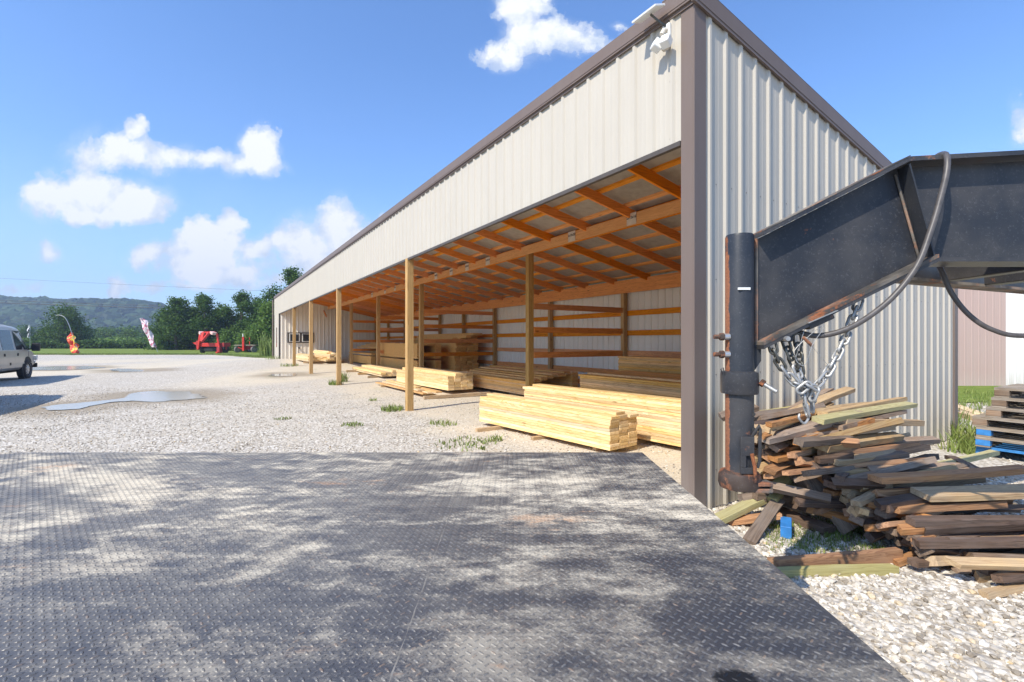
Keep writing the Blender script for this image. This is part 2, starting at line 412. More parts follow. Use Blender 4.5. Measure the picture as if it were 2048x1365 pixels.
def vor(sc, feat='F1', rnd=1.0):
    vo = t.new('ShaderNodeTexVoronoi'); vo.feature = feat; vo.inputs['Scale'].default_value = sc; vo.inputs['Randomness'].default_value = rnd; t.link(v, vo.inputs['Vector']); return vo
v1 = vor(26); v2 = vor(60); v3 = vor(9)
big = t.noise(v, .25, 5, .6); med = t.noise(v, 1.7, 5, .65); fin_ = t.noise(v, 90, 3, .6)
def grey(vo): 
    s_ = t.new('ShaderNodeSeparateColor'); t.link(vo.outputs['Color'], s_.inputs[0]); return s_.outputs[0]
stone = t.ramp(grey(v1), [(0, (.36, .31, .245)), (.35, (.57, .52, .44)), (.72, (.73, .685, .605)), (1, (.84, .80, .73))])
gap = t.ramp(v1.outputs['Distance'], [(.35, 1), (.75, 0)])
stone = t.mix(t.math('MULTIPLY', t.math('SUBTRACT', 1.0, gap), .75), stone, (.25, .21, .16))
st2 = t.ramp(grey(v2), [(0, (.32, .275, .215)), (.6, (.54, .485, .40)), (1, (.68, .63, .55))])
base = t.mix(t.ramp(med, [(.42, 0), (.62, .75)]), stone, st2)
sand = t.mix(grey(v2), (.52, .44, .32), (.66, .58, .445))
ad = t.new('ShaderNodeAttribute', attribute_name='dirt'); aw = t.new('ShaderNodeAttribute', attribute_name='damp')
df = t.math('MULTIPLY', t.math('ADD', ad.outputs['Fac'], t.math('MULTIPLY', t.ramp(big, [(.45, 0), (.7, 1)]), .30), clamp=True), t.ramp(med, [(.25, .55), (.55, 1)]))
base = t.mix(df, base, sand)
wet = t.math('MULTIPLY', aw.outputs['Fac'], .72)
base = t.mix(wet, base, (.27, .215, .145))
gr = t.math('MULTIPLY', t.math('MULTIPLY', t.ramp(t.noise(v, .9, 4, .7), [(.60, 0), (.68, .6)]), t.ramp(t.noise(v, 14, 3, .7), [(.45, 0), (.6, 1)])), ad.outputs['Fac'])
base = t.mix(gr, base, (.17, .23, .06))
t.link(base, b.inputs['Base Color']); b.inputs['Roughness'].default_value = .92; b.inputs['Specular IOR Level'].default_value = .2
hgt = t.math('ADD', t.math('MULTIPLY', gap, t.math('SUBTRACT', 1.0, t.math('MULTIPLY', df, .8))), t.math('MULTIPLY', med, .6))
bump(t, b, hgt, .6, .013)
M_ground = m
me.materials.append(M_ground); g = bpy.data.objects.new('ground', me); C.objects.link(g); tag(g, kind='structure')

# puddles
m, t, b = mat('puddle_water'); v, _ = obco(t, False)
b.inputs['Base Color'].default_value = (.50, .45, .37, 1); b.inputs['Roughness'].default_value = .13; b.inputs['IOR'].default_value = 1.45
b.inputs['Specular IOR Level'].default_value = .45
bump(t, b, t.noise(v, 3, 2, .5), .03, .004)
M_water = m
for i, pts in enumerate(PUDW):
    n = len(pts); cx = sum(p.x for p in pts) / n; cy = sum(p.y for p in pts) / n
    dense = []
    for k in range(n):
        p, q = pts[k], pts[(k + 1) % n]
        for s_ in range(16):
            r_ = p.lerp(q, s_ / 16); o_ = noise.noise(Vector((r_.x * 1.1, r_.y * 1.1, 7))) * .5 + noise.noise(Vector((r_.x * 4, r_.y * 4, 2))) * .16
            dirv = Vector((r_.x - cx, r_.y - cy, 0)).normalized(); dense.append((r_.x + dirv.x * o_, r_.y + dirv.y * o_))
    zz = gz(cx, cy)
    slope = (i == 3)
    vs = [(x, y, (gz(x, y) if slope else zz) + .006) for x, y in dense]
    me = bpy.data.meshes.new('puddle'); me.from_pydata(vs, [], [tuple(range(len(vs)))])
    bm = bmesh.new(); bm.from_mesh(me); bmesh.ops.triangulate(bm, faces=bm.faces); bmesh.ops.recalc_face_normals(bm, faces=bm.faces)
    for f_ in bm.faces:
        if f_.normal.z < 0: f_.normal_flip()
    bm.to_mesh(me); bm.free()
    me.materials.append(M_water); o = bpy.data.objects.new('puddle', me); C.objects.link(o); tag(o, kind='structure')

# grass field sheet beyond the gravel
def grass_mat(name, a_, b2, c_):
    m, t, b = mat(name); v, _ = obco(t, False)
    n1 = t.noise(t.mapping(v, (.12, .5, 1)), 1, 5, .65); n2 = t.noise(v, 4, 5, .7)
    c = t.mix(t.ramp(n1, [(.35, 0), (.65, 1)]), a_, b2); c = t.mix(t.ramp(n2, [(.45, 0), (.7, .8)]), c, c_)
    t.link(c, b.inputs['Base Color']); b.inputs['Roughness'].default_value = .95; b.inputs['Specular IOR Level'].default_value = .1
    bump(t, b, n2, .5, .1); return m
M_grass = grass_mat('field_grass', (.13, .19, .035), (.17, .22, .045), (.24, .27, .07))
M_grass2 = grass_mat('far_grass', (.085, .13, .03), (.11, .16, .04), (.13, .18, .05))
def strip(name, xlist, near, far, z, mtl, rows=14):
    vs = []; 
    for j in range(rows + 1):
        for x in xlist:
            y0, y1 = near(x), far(x); y = y0 + (y1 - y0) * (j / rows) ** 1.8
            vs.append((x, y, gz(x, y) + z))
    n = len(xlist); fs = [(j * n + i, j * n + i + 1, (j + 1) * n + i + 1, (j + 1) * n + i) for j in range(rows) for i in range(n - 1)]
    me = bpy.data.meshes.new(name); me.from_pydata(vs, [], fs); me.materials.append(mtl)
    o = bpy.data.objects.new(name, me); C.objects.link(o); return o
def edge(x):
    base = 52 if x < -34 else (52 - 10 * sm(-34, -20, x) if x < -17 else 42)
    if x > -9: base = 42 - 28 * sm(-9, 6, x)
    if x > 5: base = 11.6
    return base + noise.noise(Vector((x * .35, 1, 0))) * 1.0 + noise.noise(Vector((x * 1.6, 5, 0))) * .35
gx = [-900, -600, -400, -280, -200, -150, -120] + [-100 + i * .6 for i in range(220)] + [34, 40, 60, 100, 200, 500, 900]
o = strip('grass_field', gx, edge, lambda x: 95, .03, M_grass); tag(o, kind='structure')
o = strip('far_field', gx, lambda x: 95, lambda x: 560, .035, M_grass2); tag(o, kind='structure')

# grass blades / tufts as ground cover helper
def blades(mb, x, y, z, n, h, spread, wd=.006, lean=.6):
    for _ in range(n):
        a_ = random.uniform(0, 6.283); r_ = spread * math.sqrt(random.random()); bx, by = x + r_ * math.cos(a_), y + r_ * math.sin(a_)
        hh = h * random.uniform(.5, 1.1); l = lean * hh * random.random(); la = random.uniform(0, 6.283); wa = random.uniform(0, 3.14)
        wx, wy = wd * math.cos(wa), wd * math.sin(wa)
        m1 = (bx + l * .35 * math.cos(la), by + l * .35 * math.sin(la), z + hh * .6); tp = (bx + l * math.cos(la), by + l * math.sin(la), z + hh)
        mb.add([(bx - wx, by - wy, z), (bx + wx, by + wy, z), (m1[0] + wx * .8, m1[1] + wy * .8, m1[2]), (m1[0] - wx * .8, m1[1] - wy * .8, m1[2]), tp], [(0, 1, 2, 3), (3, 2, 4)])
# ragged grass line at the gravel edge
mb = MB()
for _ in range(5200):
    x = random.uniform(-62, -14); y = edge(x) + abs(random.gauss(0, 1)) * 1.0 - .25
    blades(mb, x, y, gz(x, y) + .02, 3, .16, .2, .02)
for _ in range(420):
    x = random.uniform(6, 13); y = random.uniform(8.5, 15)
    if W2L((x, y, 0))[1] > -.2 and W2L((x, y, 0))[0] < 6.4: continue
    blades(mb, x, y, gz(x, y), 8, .22, .18, .008)
o = mb.build('long_grass', M_weed); tag(o, kind='stuff')

# ------------------------------------------------------------------ loose gravel stones (real stones near the camera)
def stone_mesh(rs):
    bm = bmesh.new(); bmesh.ops.create_icosphere(bm, subdivisions=1, radius=1)
    sx, sy, sz = rs.uniform(.8, 1.25), rs.uniform(.6, 1), rs.uniform(.4, .7)
    for v_ in bm.verts:
        k = 1 + rs.uniform(-.22, .22); v_.co = Vector((v_.co.x * sx * k, v_.co.y * sy * k, v_.co.z * sz * k))
    vs = [v_.co.copy() for v_ in bm.verts]; fs = [tuple(v_.index for v_ in f_.verts) for f_ in bm.faces]; bm.free(); return vs, fs
rs = random.Random(3); KINDS = [stone_mesh(rs) for _ in range(14)]
octa = []
for _ in range(8):
    q = [Vector((1, 0, 0)), Vector((0, 1, 0)), Vector((-1, 0, 0)), Vector((0, -1, 0)), Vector((.1, .1, .6)), Vector((0, 0, -.6))]
    q = [Vector((p.x * rs.uniform(.8, 1.2), p.y * rs.uniform(.6, 1.1), p.z * rs.uniform(.8, 1.2))) for p in q]
    octa.append((q, [(0, 1, 4), (1, 2, 4), (2, 3, 4), (3, 0, 4), (1, 0, 5), (2, 1, 5), (3, 2, 5), (0, 3, 5)]))
def scatter(name, region, n, smin, smax, kinds, accept=None, seed=1):
    rs = random.Random(seed); V = []; Fc = []; k = 0; tries = 0
    while k < n and tries < n * 12:
        tries += 1; x, y = region(rs)
        if accept and not accept(x, y, rs): continue
        s_ = smin + (smax - smin) * rs.random() ** 2.2; vs, fs = kinds[rs.randrange(len(kinds))]
        ca, sa = math.cos(rs.random() * 6.28), 0; an = rs.random() * 6.283; ca, sa = math.cos(an), math.sin(an); tl = rs.uniform(-.35, .35)
        z = gz(x, y) + noise.noise(Vector((x * .35, y * .35, 0))) * .03 + s_ * .22; nb = len(V)
        for p in vs:
            px_, py_, pz_ = p.x * s_, p.y * s_, p.z * s_; pz2 = pz_ + px_ * tl
            V.append((x + px_ * ca - py_ * sa, y + px_ * sa + py_ * ca, z + pz2))
        Fc += [tuple(i + nb for i in f_) for f_ in fs]; k += 1
    me = bpy.data.meshes.new(name); me.from_pydata(V, [], Fc)
    me.materials.append(M_stone); o = bpy.data.objects.new(name, me); C.objects.link(o); tag(o, kind='stuff'); return o
m, t, b = mat('limestone_chips')
geo = t.new('ShaderNodeNewGeometry')
c = t.ramp(geo.outputs['Random Per Island'], [(0, (.20, .165, .125)), (.25, (.40, .35, .28)), (.6, (.57, .52, .44)), (.9, (.74, .70, .62)), (1, (.55, .41, .23))])
tcn = t.new('ShaderNodeTexCoord'); nn = t.noise(tcn.outputs['Object'], 60, 4, .6)
c = t.mix(t.ramp(nn, [(.45, 0), (.7, .5)]), c, (.36, .32, .27))
t.link(c, b.inputs['Base Color']); b.inputs['Roughness'].default_value = .85; b.inputs['Specular IOR Level'].default_value = .25
M_stone = m
def vis_right(rs): return rs.uniform(.75, 5.5), rs.uniform(1.1, 5.6)
def acc_right(x, y, rs):
    b_, a_ = W2L((x, y, 0)); return a_ < .05 and x < 1.35 * y + .6 and not (x < .85 and y < 3.2)
scatter('gravel_stones', vis_right, 21000, .007, .027, KINDS, acc_right, 11)
def acc_mid(x, y, rs):
    if abs(x) > 1.12 * y + .3: return False
    b_, a_ = W2L((x, y, 0))
    if b_ > 2 and a_ > 0: return False
    if b_ > 0 and rs.random() < .6: return False
    if rs.random() < sm(8, 17, y + noise.noise(Vector((x * .5, y * .5, 1))) * 3): return False
    d = min(pdist((x, y), p) for p in PUDW[:1]) if y > 9 else 5
    if d < .35: return False
    return True
scatter('gravel_stones', lambda rs: (rs.uniform(-15, 3), rs.uniform(4.2, 17)), 26000, .008, .021, octa, acc_mid, 12)
scatter('gravel_stones', lambda rs: (rs.uniform(6, 13), rs.uniform(5.5, 12)), 3500, .012, .04, octa, lambda x, y, rs: W2L((x, y, 0))[1] < 0 or W2L((x, y, 0))[0] > 6.3, 13)

# tufts among the gravel, each a plant of its own
def tuft(px, py, n, h, sp, label, broad=False):
    p = gp(px, py); mb = MB(); blades(mb, 0, 0, 0, n, h, sp, .009 if not broad else .02, .9)
    o = mb.build('weed_tuft', M_weed); o.location = p; tag(o, label, 'weed', 'weeds growing in the gravel'); return o
TU = [(785, 822, 150, .14, .24, 'spreading green weed on the gravel left of the nearest front post'),
      (672, 770, 110, .2, .25, 'tall weed clump at the foot of the second front post'),
      (688, 764, 60, .42, .12, 'tall leafy weed against the right side of the second front post'),
      (578, 733, 90, .2, .45, 'green weeds spreading around the foot of the farthest front post'),
      (545, 719, 70, .25, .4, 'green weed clump at the far corner of the shed wall'),
      (745, 802, 36, .08, .1, 'small weed sprout on the gravel between two front posts'),
      (705, 852, 60, .07, .2, 'low weed patch in gravel near the front edge of open yard'),
      (566, 840, 40, .07, .14, 'small round weed on the gravel furthest left of the sprouts'),
      (886, 850, 60, .09, .25, 'weed patch in gravel left of the front lumber stack'),
      (935, 890, 130, .07, .45, 'low grassy patch just beyond the steel deck edge'),
      (990, 882, 40, .09, .12, 'small weed sprout beside the low end of the front lumber stack'),
      (1925, 905, 90, .28, .22, 'tall bright weed behind the back corner of the ribbed wall'),
      (1922, 880, 90, .36, .2, 'taller weed clump in shade line behind the ribbed wall corner'),
      (1945, 895, 90, .35, .2, 'green weed between the wall corner and the pallet stack')]
for (x, y, n, h, sp, lb) in TU:
    o = tuft(x, y, n, h, sp, lb)
    if 'grassy patch' in lb:
        o.name = 'grass_patch'
        for k_ in ('label', 'category', 'group'): del o[k_]
        o['kind'] = 'stuff'
mb = MB()
for _ in range(420):
    x, y = random.uniform(1530, 1760), random.uniform(1040, 1110)
    p = gp(x, y); blades(mb, p.x, p.y, p.z, 5, .05, .05, .003)
o = mb.build('thin_grass', M_weed); tag(o, kind='stuff')

# ------------------------------------------------------------------ shed
shed = empty('pole_shed', C0, math.atan2(EX.y, EX.x))
tag(shed, 'long open-fronted pole shed of cream ribbed metal with brown trim and timber posts', 'shed')
TOPZ = 4.54; SL = .212; AL = 34.3; BD = 6.17
rz = lambda b: TOPZ - SL * b
def ribbed(axis, p0, p1, fixed, out, z0, z1, name, mtl, parent=shed, pitch=.2286, rib=.020, start=0.0):
    """ribbed sheet running along local axis ('a' or 'b') from p0 to p1 at the fixed other coordinate; ribs stand out by `out` sign"""
    xs_ = []
    def put(x, o_):
        if p0 - 1e-6 <= x <= p1 + 1e-6: xs_.append((x, o_))
    put(p0, 0); x = p0 + start
    while x < p1:
        for dx, o_ in ((-.031, 0), (-.013, 1), (.013, 1), (.031, 0), (.072, 0), (.082, .07), (.092, .07), (.102, 0), (.128, 0), (.138, .07), (.148, .07), (.158, 0)):
            if x + dx > p0 + 1e-4: put(x + dx, o_)
        x += pitch
    put(p1, 0)
    V = []; Fs = []
    for i, (x, o_) in enumerate(xs_):
        q = fixed + out * o_ * rib
        for z in ((z0(x) if callable(z0) else z0), (z1(x) if callable(z1) else z1)):
            V.append((q, x, z) if axis == 'a' else (x, q, z))
        if i: n = 2 * i; Fs.append((n - 2, n, n + 1, n - 1))
    # thin metal: a second skin 1.5 mm behind
    n0 = len(V); V2 = [((vx - out * .0015, vy, vz) if axis == 'a' else (vx, vy - out * .0015, vz)) for vx, vy, vz in V]
    V += V2; Fs += [tuple(i + n0 for i in reversed(f_)) for f_ in Fs]
    me = bpy.data.meshes.new(name); me.from_pydata(V, [], Fs); me.materials.append(mtl)
    o = bpy.data.objects.new(name, me); C.objects.link(o); o.parent = parent; return o
A_W = 31.0
ribbed('a', .127, AL, 0, -1, 3.27, 4.45, 'front_cladding', M_cream, start=.1, rib=.0215)
ribbed('a', A_W + .55, AL, 0, -1, .0, 3.272, 'front_wall_panel', M_cream, start=.1)
ribbed('b', .146, BD, 0, -1, .02, lambda b: rz(b) - .10, 'side_wall_cladding', M_cream, start=.06)
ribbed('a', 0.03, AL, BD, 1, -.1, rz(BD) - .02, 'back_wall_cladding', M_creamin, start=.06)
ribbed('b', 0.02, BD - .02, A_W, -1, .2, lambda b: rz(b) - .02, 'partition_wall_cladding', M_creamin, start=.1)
ribbed('b', 0.02, BD, AL, 1, -.1, lambda b: rz(b) - .04, 'end_wall_cladding', M_cream, start=.1)
# trims
mb = MB(); mb.box(-.014, 0.0, 0, .127, 0, 4.46).box(-.014, .146, -.014, 0, 0, 4.46).box(0.0, .10, 0.0, .10, 0, 4.3)
mb.build('corner_trim', M_brown, shed, .003)
mb = MB(); mb.box(BD - .10, BD + .024, -.026, .0, 0, rz(BD) - .04).box(BD + .0215, BD + .030, -.026, .12, 0, rz(BD) - .04)
mb.build('corner_trim', M_brown, shed, .003)
# eave trim along the front and rake trim along the near side
mb = MB(); mb.box(-.055, .30, -.03, AL + .03, 4.565, 4.572); mb.box(-.055, -.049, -.03, AL + .03, 4.445, 4.569); mb.box(-.05, -.018, -.028, AL + .03, 4.425, 4.447)
mb.box(-.028, -.022, -.028, AL, 4.395, 4.43)
mb.build('eave_trim', M_brown, shed)
def rake(a0, a1, name):
    mb = MB()
    for (o0, o1, dz0, dz1) in ((a0 - .045, a0 - .038, -.12, .032), (a0 - .045, a1, .024, .032), (a0 - .04, a0 - .016, -.15, -.118)):
        mb.prism([(-.056, rz(-.056) + dz0), (BD + .06, rz(BD + .06) + dz0), (BD + .06, rz(BD + .06) + dz1), (-.056, rz(-.056) + dz1)], o0, o1)
    return mb.build(name, M_brown, shed)
rake(0, .3, 'rake_trim')
mb = MB(); mb.box(-.026, .02, .127, A_W, 3.225, 3.268); mb.build('header_trim', M_dkbrown, shed)
# jamb of the closed bay and its dark slot window, downpipe
mb = MB(); mb.box(-.03, .30, A_W + .35, A_W + .55, 0.1, 3.266); mb.build('door_jamb', M_dkbrown, shed)
mb = MB(); mb.box(-.028, -.02, A_W + 1.6, A_W + 1.95, 1.1, 2.4); mb.build('slot_window', M_glass, shed)
mb = MB(); mb.tube([(-.10, AL + .05, 4.35), (-.10, AL + .05, .2)], .05, 8); mb.build('downpipe', M_brown, shed)
# roof
mb = MB()
mb.prism([(-.05, rz(-.05)), (BD + .08, rz(BD + .08)), (BD + .08, rz(BD + .08) + .018), (-.05, rz(-.05) + .018)], -.03, AL + .03)
mb.build('roof', M_roof, shed)
# window band in partition wall
wd = MB(); wd.box(.42, 2.0, A_W - .075, A_W - .02, 1.38, 2.05); wf = wd.build('window', M_dkbrown, shed)
for x0, x1 in ((.52, 1.14), (1.28, 1.90)):
    MB().box(x0, x1, A_W - .09, A_W - .078, 1.45, 1.98).build('window_sash', M_whitep, wf)
    MB().box(x0 + .05, x1 - .05, A_W - .1, A_W - .092, 1.49, 1.94).build('pane', M_glass, wf)
MB().box(1.05, 1.15, A_W - .10, A_W - .02, 1.0, 1.1).build('vent_cap', M_dkbrown, shed, .01)
# posts
FP = [7.24, 14.16, 19.67, 24.9]
def post(b0, b1, a0, a1, z1, mtl):
    zz = gz(L2W(b0, a0).x, L2W(b0, a0).y); return MB().box(-(b1 - b0) / 2, (b1 - b0) / 2, -(a1 - a0) / 2, (a1 - a0) / 2, zz - .3, z1).build('post', mtl, shed, .004)
def place(o, b, a): o.location = (b, a, 0); return o
for a in FP: place(post(-.03, .11, a - .07, a + .07, 3.268, M_post), .04, a)
MIDP = [(.15, M_postin), (6.98, M_post), (14.16, M_post), (19.67, M_post), (24.9, M_postin), (28.5, M_postin)]
for a, mt in MIDP: place(post(2.9, 3.05, a - .07, a + .07, 3.80, mt), 2.975, a)
BKP = [.12, 3.4, 6.90, 10.3, 14.08, 16.9, 19.6, 22.3, 24.8, 28.0, 30.85]
for a in BKP: place(post(5.97, 6.11, a - .06, a + .06, 3.05, M_postin), 6.04, a)
# rafters, purlins, beams, girts
k = -2
while True:
    a = 3.56 + 1.212 * k; k += 1
    if a > 33.9: break
    if a < .1: continue
    mb = MB(); mb.prism([(.06, rz(.06) - .045), (BD - .12, rz(BD - .12) - .045), (BD - .12, rz(BD - .12) - .215), (.06, rz(.06) - .215)], -.022, .022)
    o = mb.build('rafter', M_raft, shed); o.location = (0, a, 0)
for i in range(10):
    b = .12 + i * .65; b1 = b + .089
    mb = MB(); mb.prism([(b, rz(b) - .041), (b1, rz(b1) - .041), (b1, rz(b1) - .002), (b, rz(b) - .002)], .03, AL - .03)
    mb.build('purlin', M_purl, shed)
MB().box(.03, .07, .13, AL - .1, 3.30, 3.52).build('front_header', M_beam, shed)
MB().box(.03, .07, .13, AL - .1, 4.12, 4.28).build('front_header', M_beam, shed)
for x0, x1, z0, z1 in ((2.855, 2.897, 3.585, 3.79), (3.055, 3.097, 3.62, 3.88)):
    MB().box(x0, x1, .1, A_W - .1, z0, z1).build('middle_beam', M_beam if x0 < 2.9 else M_raft, shed, .002)
MB().box(5.93, 5.968, .1, A_W - .1, 2.80, 3.15).build('back_beam', M_girt, shed, .002)
for z in (.25, .62, 1.17, 1.72, 2.26):
    MB().box(6.112, 6.148, .05, A_W - .05, z - .07, z + .07).build('girt', M_girt, shed)
for a in (6.90, 14.08, 19.6, 24.8):
    for z in ((1.16, 1.77, 2.34) if a < 8 else (1.0, 1.5, 2.05, 2.6)):
        MB().box(3.05 if a > 8 else 3.05, 5.97, a - .02, a + .018, z - .07, z + .07).build('partition_rail', M_girtx, shed)
mb = MB(); mb.bar((2.6, A_W - .1, 3.5), (2.6, A_W - 1.0, 3.1), .04, .14); mb.build('knee_brace', M_girtx, shed)
# lap screws on the fascia bottom and along ribs
mb = MB()
a = .25
while a < 20:
    for z in (3.33, 3.85, 4.36): mb.box(-.006, .0, a - .006, a + .006, z - .006, z + .006)
    a += .2286 * 2
mb.build('screws', M_dkbrown, shed)
mb = MB(); b = .30
while b < 6:
    for z in (.35, 1.2, 2.05, 2.9): 
        if z < rz(b) - .2: mb.box(b - .004, b + .004, -.004, 0, z - .004, z + .004)
    b += .2286
mb.build('side_screws', M_dkbrown, shed)
# size cards
def text_mesh(txt, size):
    cu = bpy.data.curves.new('t', 'FONT'); cu.body = txt; cu.size = size; cu.align_x = 'CENTER'; cu.extrude = .0008; cu.offset = size * .012; cu.resolution_u = 3
    ob = bpy.data.objects.new('t', cu); C.objects.link(ob); dg = bpy.context.evaluated_depsgraph_get(); dg.update()
    me = bpy.data.meshes.new_from_object(ob.evaluated_get(dg)); bpy.data.objects.remove(ob); bpy.data.curves.remove(cu); return me
M_card = plain('paper_card', (.66, .60, .50), .8, 0, .08, 9)
def a_on_beam(px):
    u = (px - CX) / F; b = 2.85; P = L2W(b, 0); return (P.x - u * P.y) / (-(DX.x) + u * DX.y)
for px_, tx in ((1263, '2x12x16'), (1143.5, '2x10x20'), (975.5, '2x10x16'), (934, '2x10x12'), (902.5, '2x8x16'), (872, '2x8x12'), (790, '2x6x16'), (770, '2x6x12'), (744, '2x4x16')):
    a = a_on_beam(px_); card = MB().box(-.004, 0, -.115, .115, -.105, .105).build('size_card', M_card, shed)
    card.location = (2.850, a, 3.695); card['label'] = 'small pale card reading ' + tx
    me = text_mesh(tx, .068); me.materials.append(M_ink); o = bpy.data.objects.new('card_lettering', me); C.objects.link(o); o.parent = card
    o.rotation_euler = (R(90), 0, R(-90)); o.location = (-.0065, 0, .005)
# solar floodlight at the corner
fl = MB(); fl.box(-.055, -.02, .22, .30, 4.20, 4.36); fo = fl.build('floodlight', M_whitep, shed, .006)
Mx = Matrix.Translation((-.17, .36, 4.47)) @ Matrix.Rotation(R(-22), 4, 'Y')
MB().box(-.07, .07, -.14, .14, -.009, .009, Mx).build('solar_panel', M_whitep, fo, .003)
MB().tube([(-.05, .26, 4.34), (-.10, .29, 4.38), (-.16, .34, 4.455)], .010, 8).build('panel_arm', M_chaind, fo)
MB().tube([(-.05, .25, 4.30), (-.09, .25, 4.285), (-.115, .255, 4.24)], .020, 10).build('sensor_joint', M_card, fo)
for yy_, rr, zz_ in ((.30, -20, 4.165), (.20, 15, 4.15)):
    Mx = Matrix.Translation((-.12, yy_, zz_)) @ Matrix.Rotation(R(rr), 4, 'Z') @ Matrix.Rotation(R(28), 4, 'Y')
    MB().box(-.042, .042, -.042, .042, -.045, .045, Mx).build('lamp_head', M_whitep, fo, .008)
MB().box(-.08, -.04, .22, .29, 4.12, 4.20).build('lamp_bracket', M_card, fo, .008)

# ------------------------------------------------------------------ lumber stacks
ORD = ['top', 'second', 'third', 'fourth', 'fifth', 'sixth', 'seventh', 'eighth', 'ninth', 'tenth', 'eleventh', 'twelfth', 'thirteenth', 'fourteenth', 'fifteenth', 'sixteenth', 'seventeenth', 'eighteenth']
COL = ['left', 'second', 'third', 'fourth', 'fifth', 'sixth', 'seventh', 'eighth', 'ninth', 'tenth']
MESHC = {}
def board_mesh(L, w_, t_, mtl, bev=.002):
    key = (round(L, 2), w_, t_, mtl.name)
    if key not in MESHC:
        mb = MB(); mb.box(-L / 2, L / 2, -w_ / 2, w_ / 2, -t_ / 2, t_ / 2); o = mb.build('board', mtl, None, bev); MESHC[key] = o.data; bpy.data.objects.remove(o)
    return MESHC[key]
def board(L, w_, t_, mtl, loc, rot, name, label, cat, group, bev=.002):
    o = bpy.data.objects.new(name, rough_mesh(L, w_, t_, mtl, RN) if name == 'scrap_board' else board_mesh(L, w_, t_, mtl, bev)); C.objects.link(o); o.location = loc; o.rotation_euler = rot
    tag(o, label, cat, group); return o
def rough_mesh(L, w_, t_, mtl, rn):
    n = 7; V = []; b1, b2 = rn.gauss(0, .006) * L, rn.gauss(0, .005) * L; tw = rn.gauss(0, .05); sk = rn.gauss(0, .012), rn.gauss(0, .012)
    for i in range(n + 1):
        f_ = i / n; x = -L / 2 + L * f_; bw = 4 * f_ * (1 - f_)
        for (a_, c_) in ((-1, -1), (0, -1), (1, -1), (1, 1), (0, 1), (-1, 1)):
            e = 0
            if i in (0, n): e = (a_ * sk[0 if i == 0 else 1]) + rn.uniform(-.004, .004)
            y = a_ * w_ / 2 + rn.uniform(-.0015, .0015); z = c_ * t_ / 2 + rn.uniform(-.0012, .0012); ct, st = math.cos(tw * (f_ - .5)), math.sin(tw * (f_ - .5))
            V.append((x + e, y * ct - z * st + bw * b1, y * st + z * ct + bw * b2))
    Fs = [(i * 6 + k, i * 6 + (k + 1) % 6, (i + 1) * 6 + (k + 1) % 6, (i + 1) * 6 + k) for i in range(n) for k in range(6)] + [tuple(range(6)), tuple(reversed(range(n * 6, n * 6 + 6)))]
    o = MB().add(V, Fs).build('scrap', mtl, None); me = o.data; bpy.data.objects.remove(o); return me
RN = random.Random(77)
NB = 0; STUFF = MB()
def stack(p0, p1, z0, cols, rows, wd, th, who, mtl=M_new, full=True, jit=.012, gap=.004, keep=None, zj=.0022, gaprows=(), stuff=False):
    """p0 near end (b,a) of the left column, p1 far end; columns follow to the right (deeper)"""
    global NB
    A = L2W(*p0); B = L2W(*p1); d = (B - A); L = d.length; d.normalize(); s_ = Vector((d.y, -d.x, 0)); ang = math.atan2(d.y, d.x)
    gA = gz(A.x, A.y)
    rnd = random.Random(int(p0[0] * 100 + p0[1] * 7))
    for c_ in range(cols):
        nrow = rows[c_] if isinstance(rows, (list, tuple)) else rows
        for r_ in range(nrow):
            topi = nrow - 1 - r_
            vis = full or topi <= 1 or c_ == 0 or (c_ == cols - 1)
            if not vis or (keep and not keep(c_, r_, nrow)): continue
            zz = z0 + gA + th * (r_ + .5) + r_ * zj + sum(.07 for g_ in gaprows if r_ >= g_)
            off = rnd.uniform(-jit, jit) + (rnd.uniform(-jit, jit) * 5 if topi == 0 else 0)
            ctr = A + d * (L / 2 + off) + s_ * (wd * (c_ + .5) + gap * c_ + rnd.uniform(-.008, .008) + (rnd.uniform(-.03, .03) if topi == 0 else 0))
            ctr.z = zz
            if stuff:
                STUFF.box(-L / 2, L / 2, -wd / 2 + .004, wd / 2 - .004, -th / 2 + .003, th / 2 - .003, Matrix.Translation(ctr) @ Matrix.Rotation(ang, 4, 'Z')); continue
            lb = f"pine board {ORD[min(topi,17)]}{'' if topi==0 else ' from top'} in {COL[c_]} column of {who}"
            board(L, wd, th, mtl, ctr, (0, 0, ang + (rnd.uniform(-.006, .006) if topi == 0 else 0)), 'pine_board', lb, 'board', 'boards in ' + who, .003); NB += 1
stack((.86, 1.95), (.50, 4.90), .07, 3, [11, 12, 11], .187, .038, 'sunlit stack nearest the corner column')
stack((1.95, .3), (1.42, 4.85), .08, 3, [14, 15, 14], .187, .038, 'tall sunlit stack behind it', full=False)
stack((2.07, 9.75), (1.85, 13.6), .10, 4, [5, 6, 6, 6], .20, .078, 'chunky stack right of the nearest post')
stack((1.89, 15.5), (1.95, 20.4), .10, 5, [2, 2, 3, 3, 3], .195, .078, 'low stack left of the nearest post')
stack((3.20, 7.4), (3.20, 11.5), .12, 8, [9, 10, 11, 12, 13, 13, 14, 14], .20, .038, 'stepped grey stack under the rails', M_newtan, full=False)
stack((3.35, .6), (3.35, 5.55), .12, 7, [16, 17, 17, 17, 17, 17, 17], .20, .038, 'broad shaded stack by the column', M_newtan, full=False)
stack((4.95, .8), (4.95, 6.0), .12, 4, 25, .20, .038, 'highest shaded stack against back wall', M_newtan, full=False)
NSTUFF = 1
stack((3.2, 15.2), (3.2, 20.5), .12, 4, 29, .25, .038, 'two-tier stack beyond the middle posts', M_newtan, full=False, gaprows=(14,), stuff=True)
stack((4.65, 14.8), (4.65, 20.2), .14, 4, [14, 15, 16, 16], .25, .10, 'tallest stack far inside the shed', M_newtan, full=True, jit=.10, stuff=True)
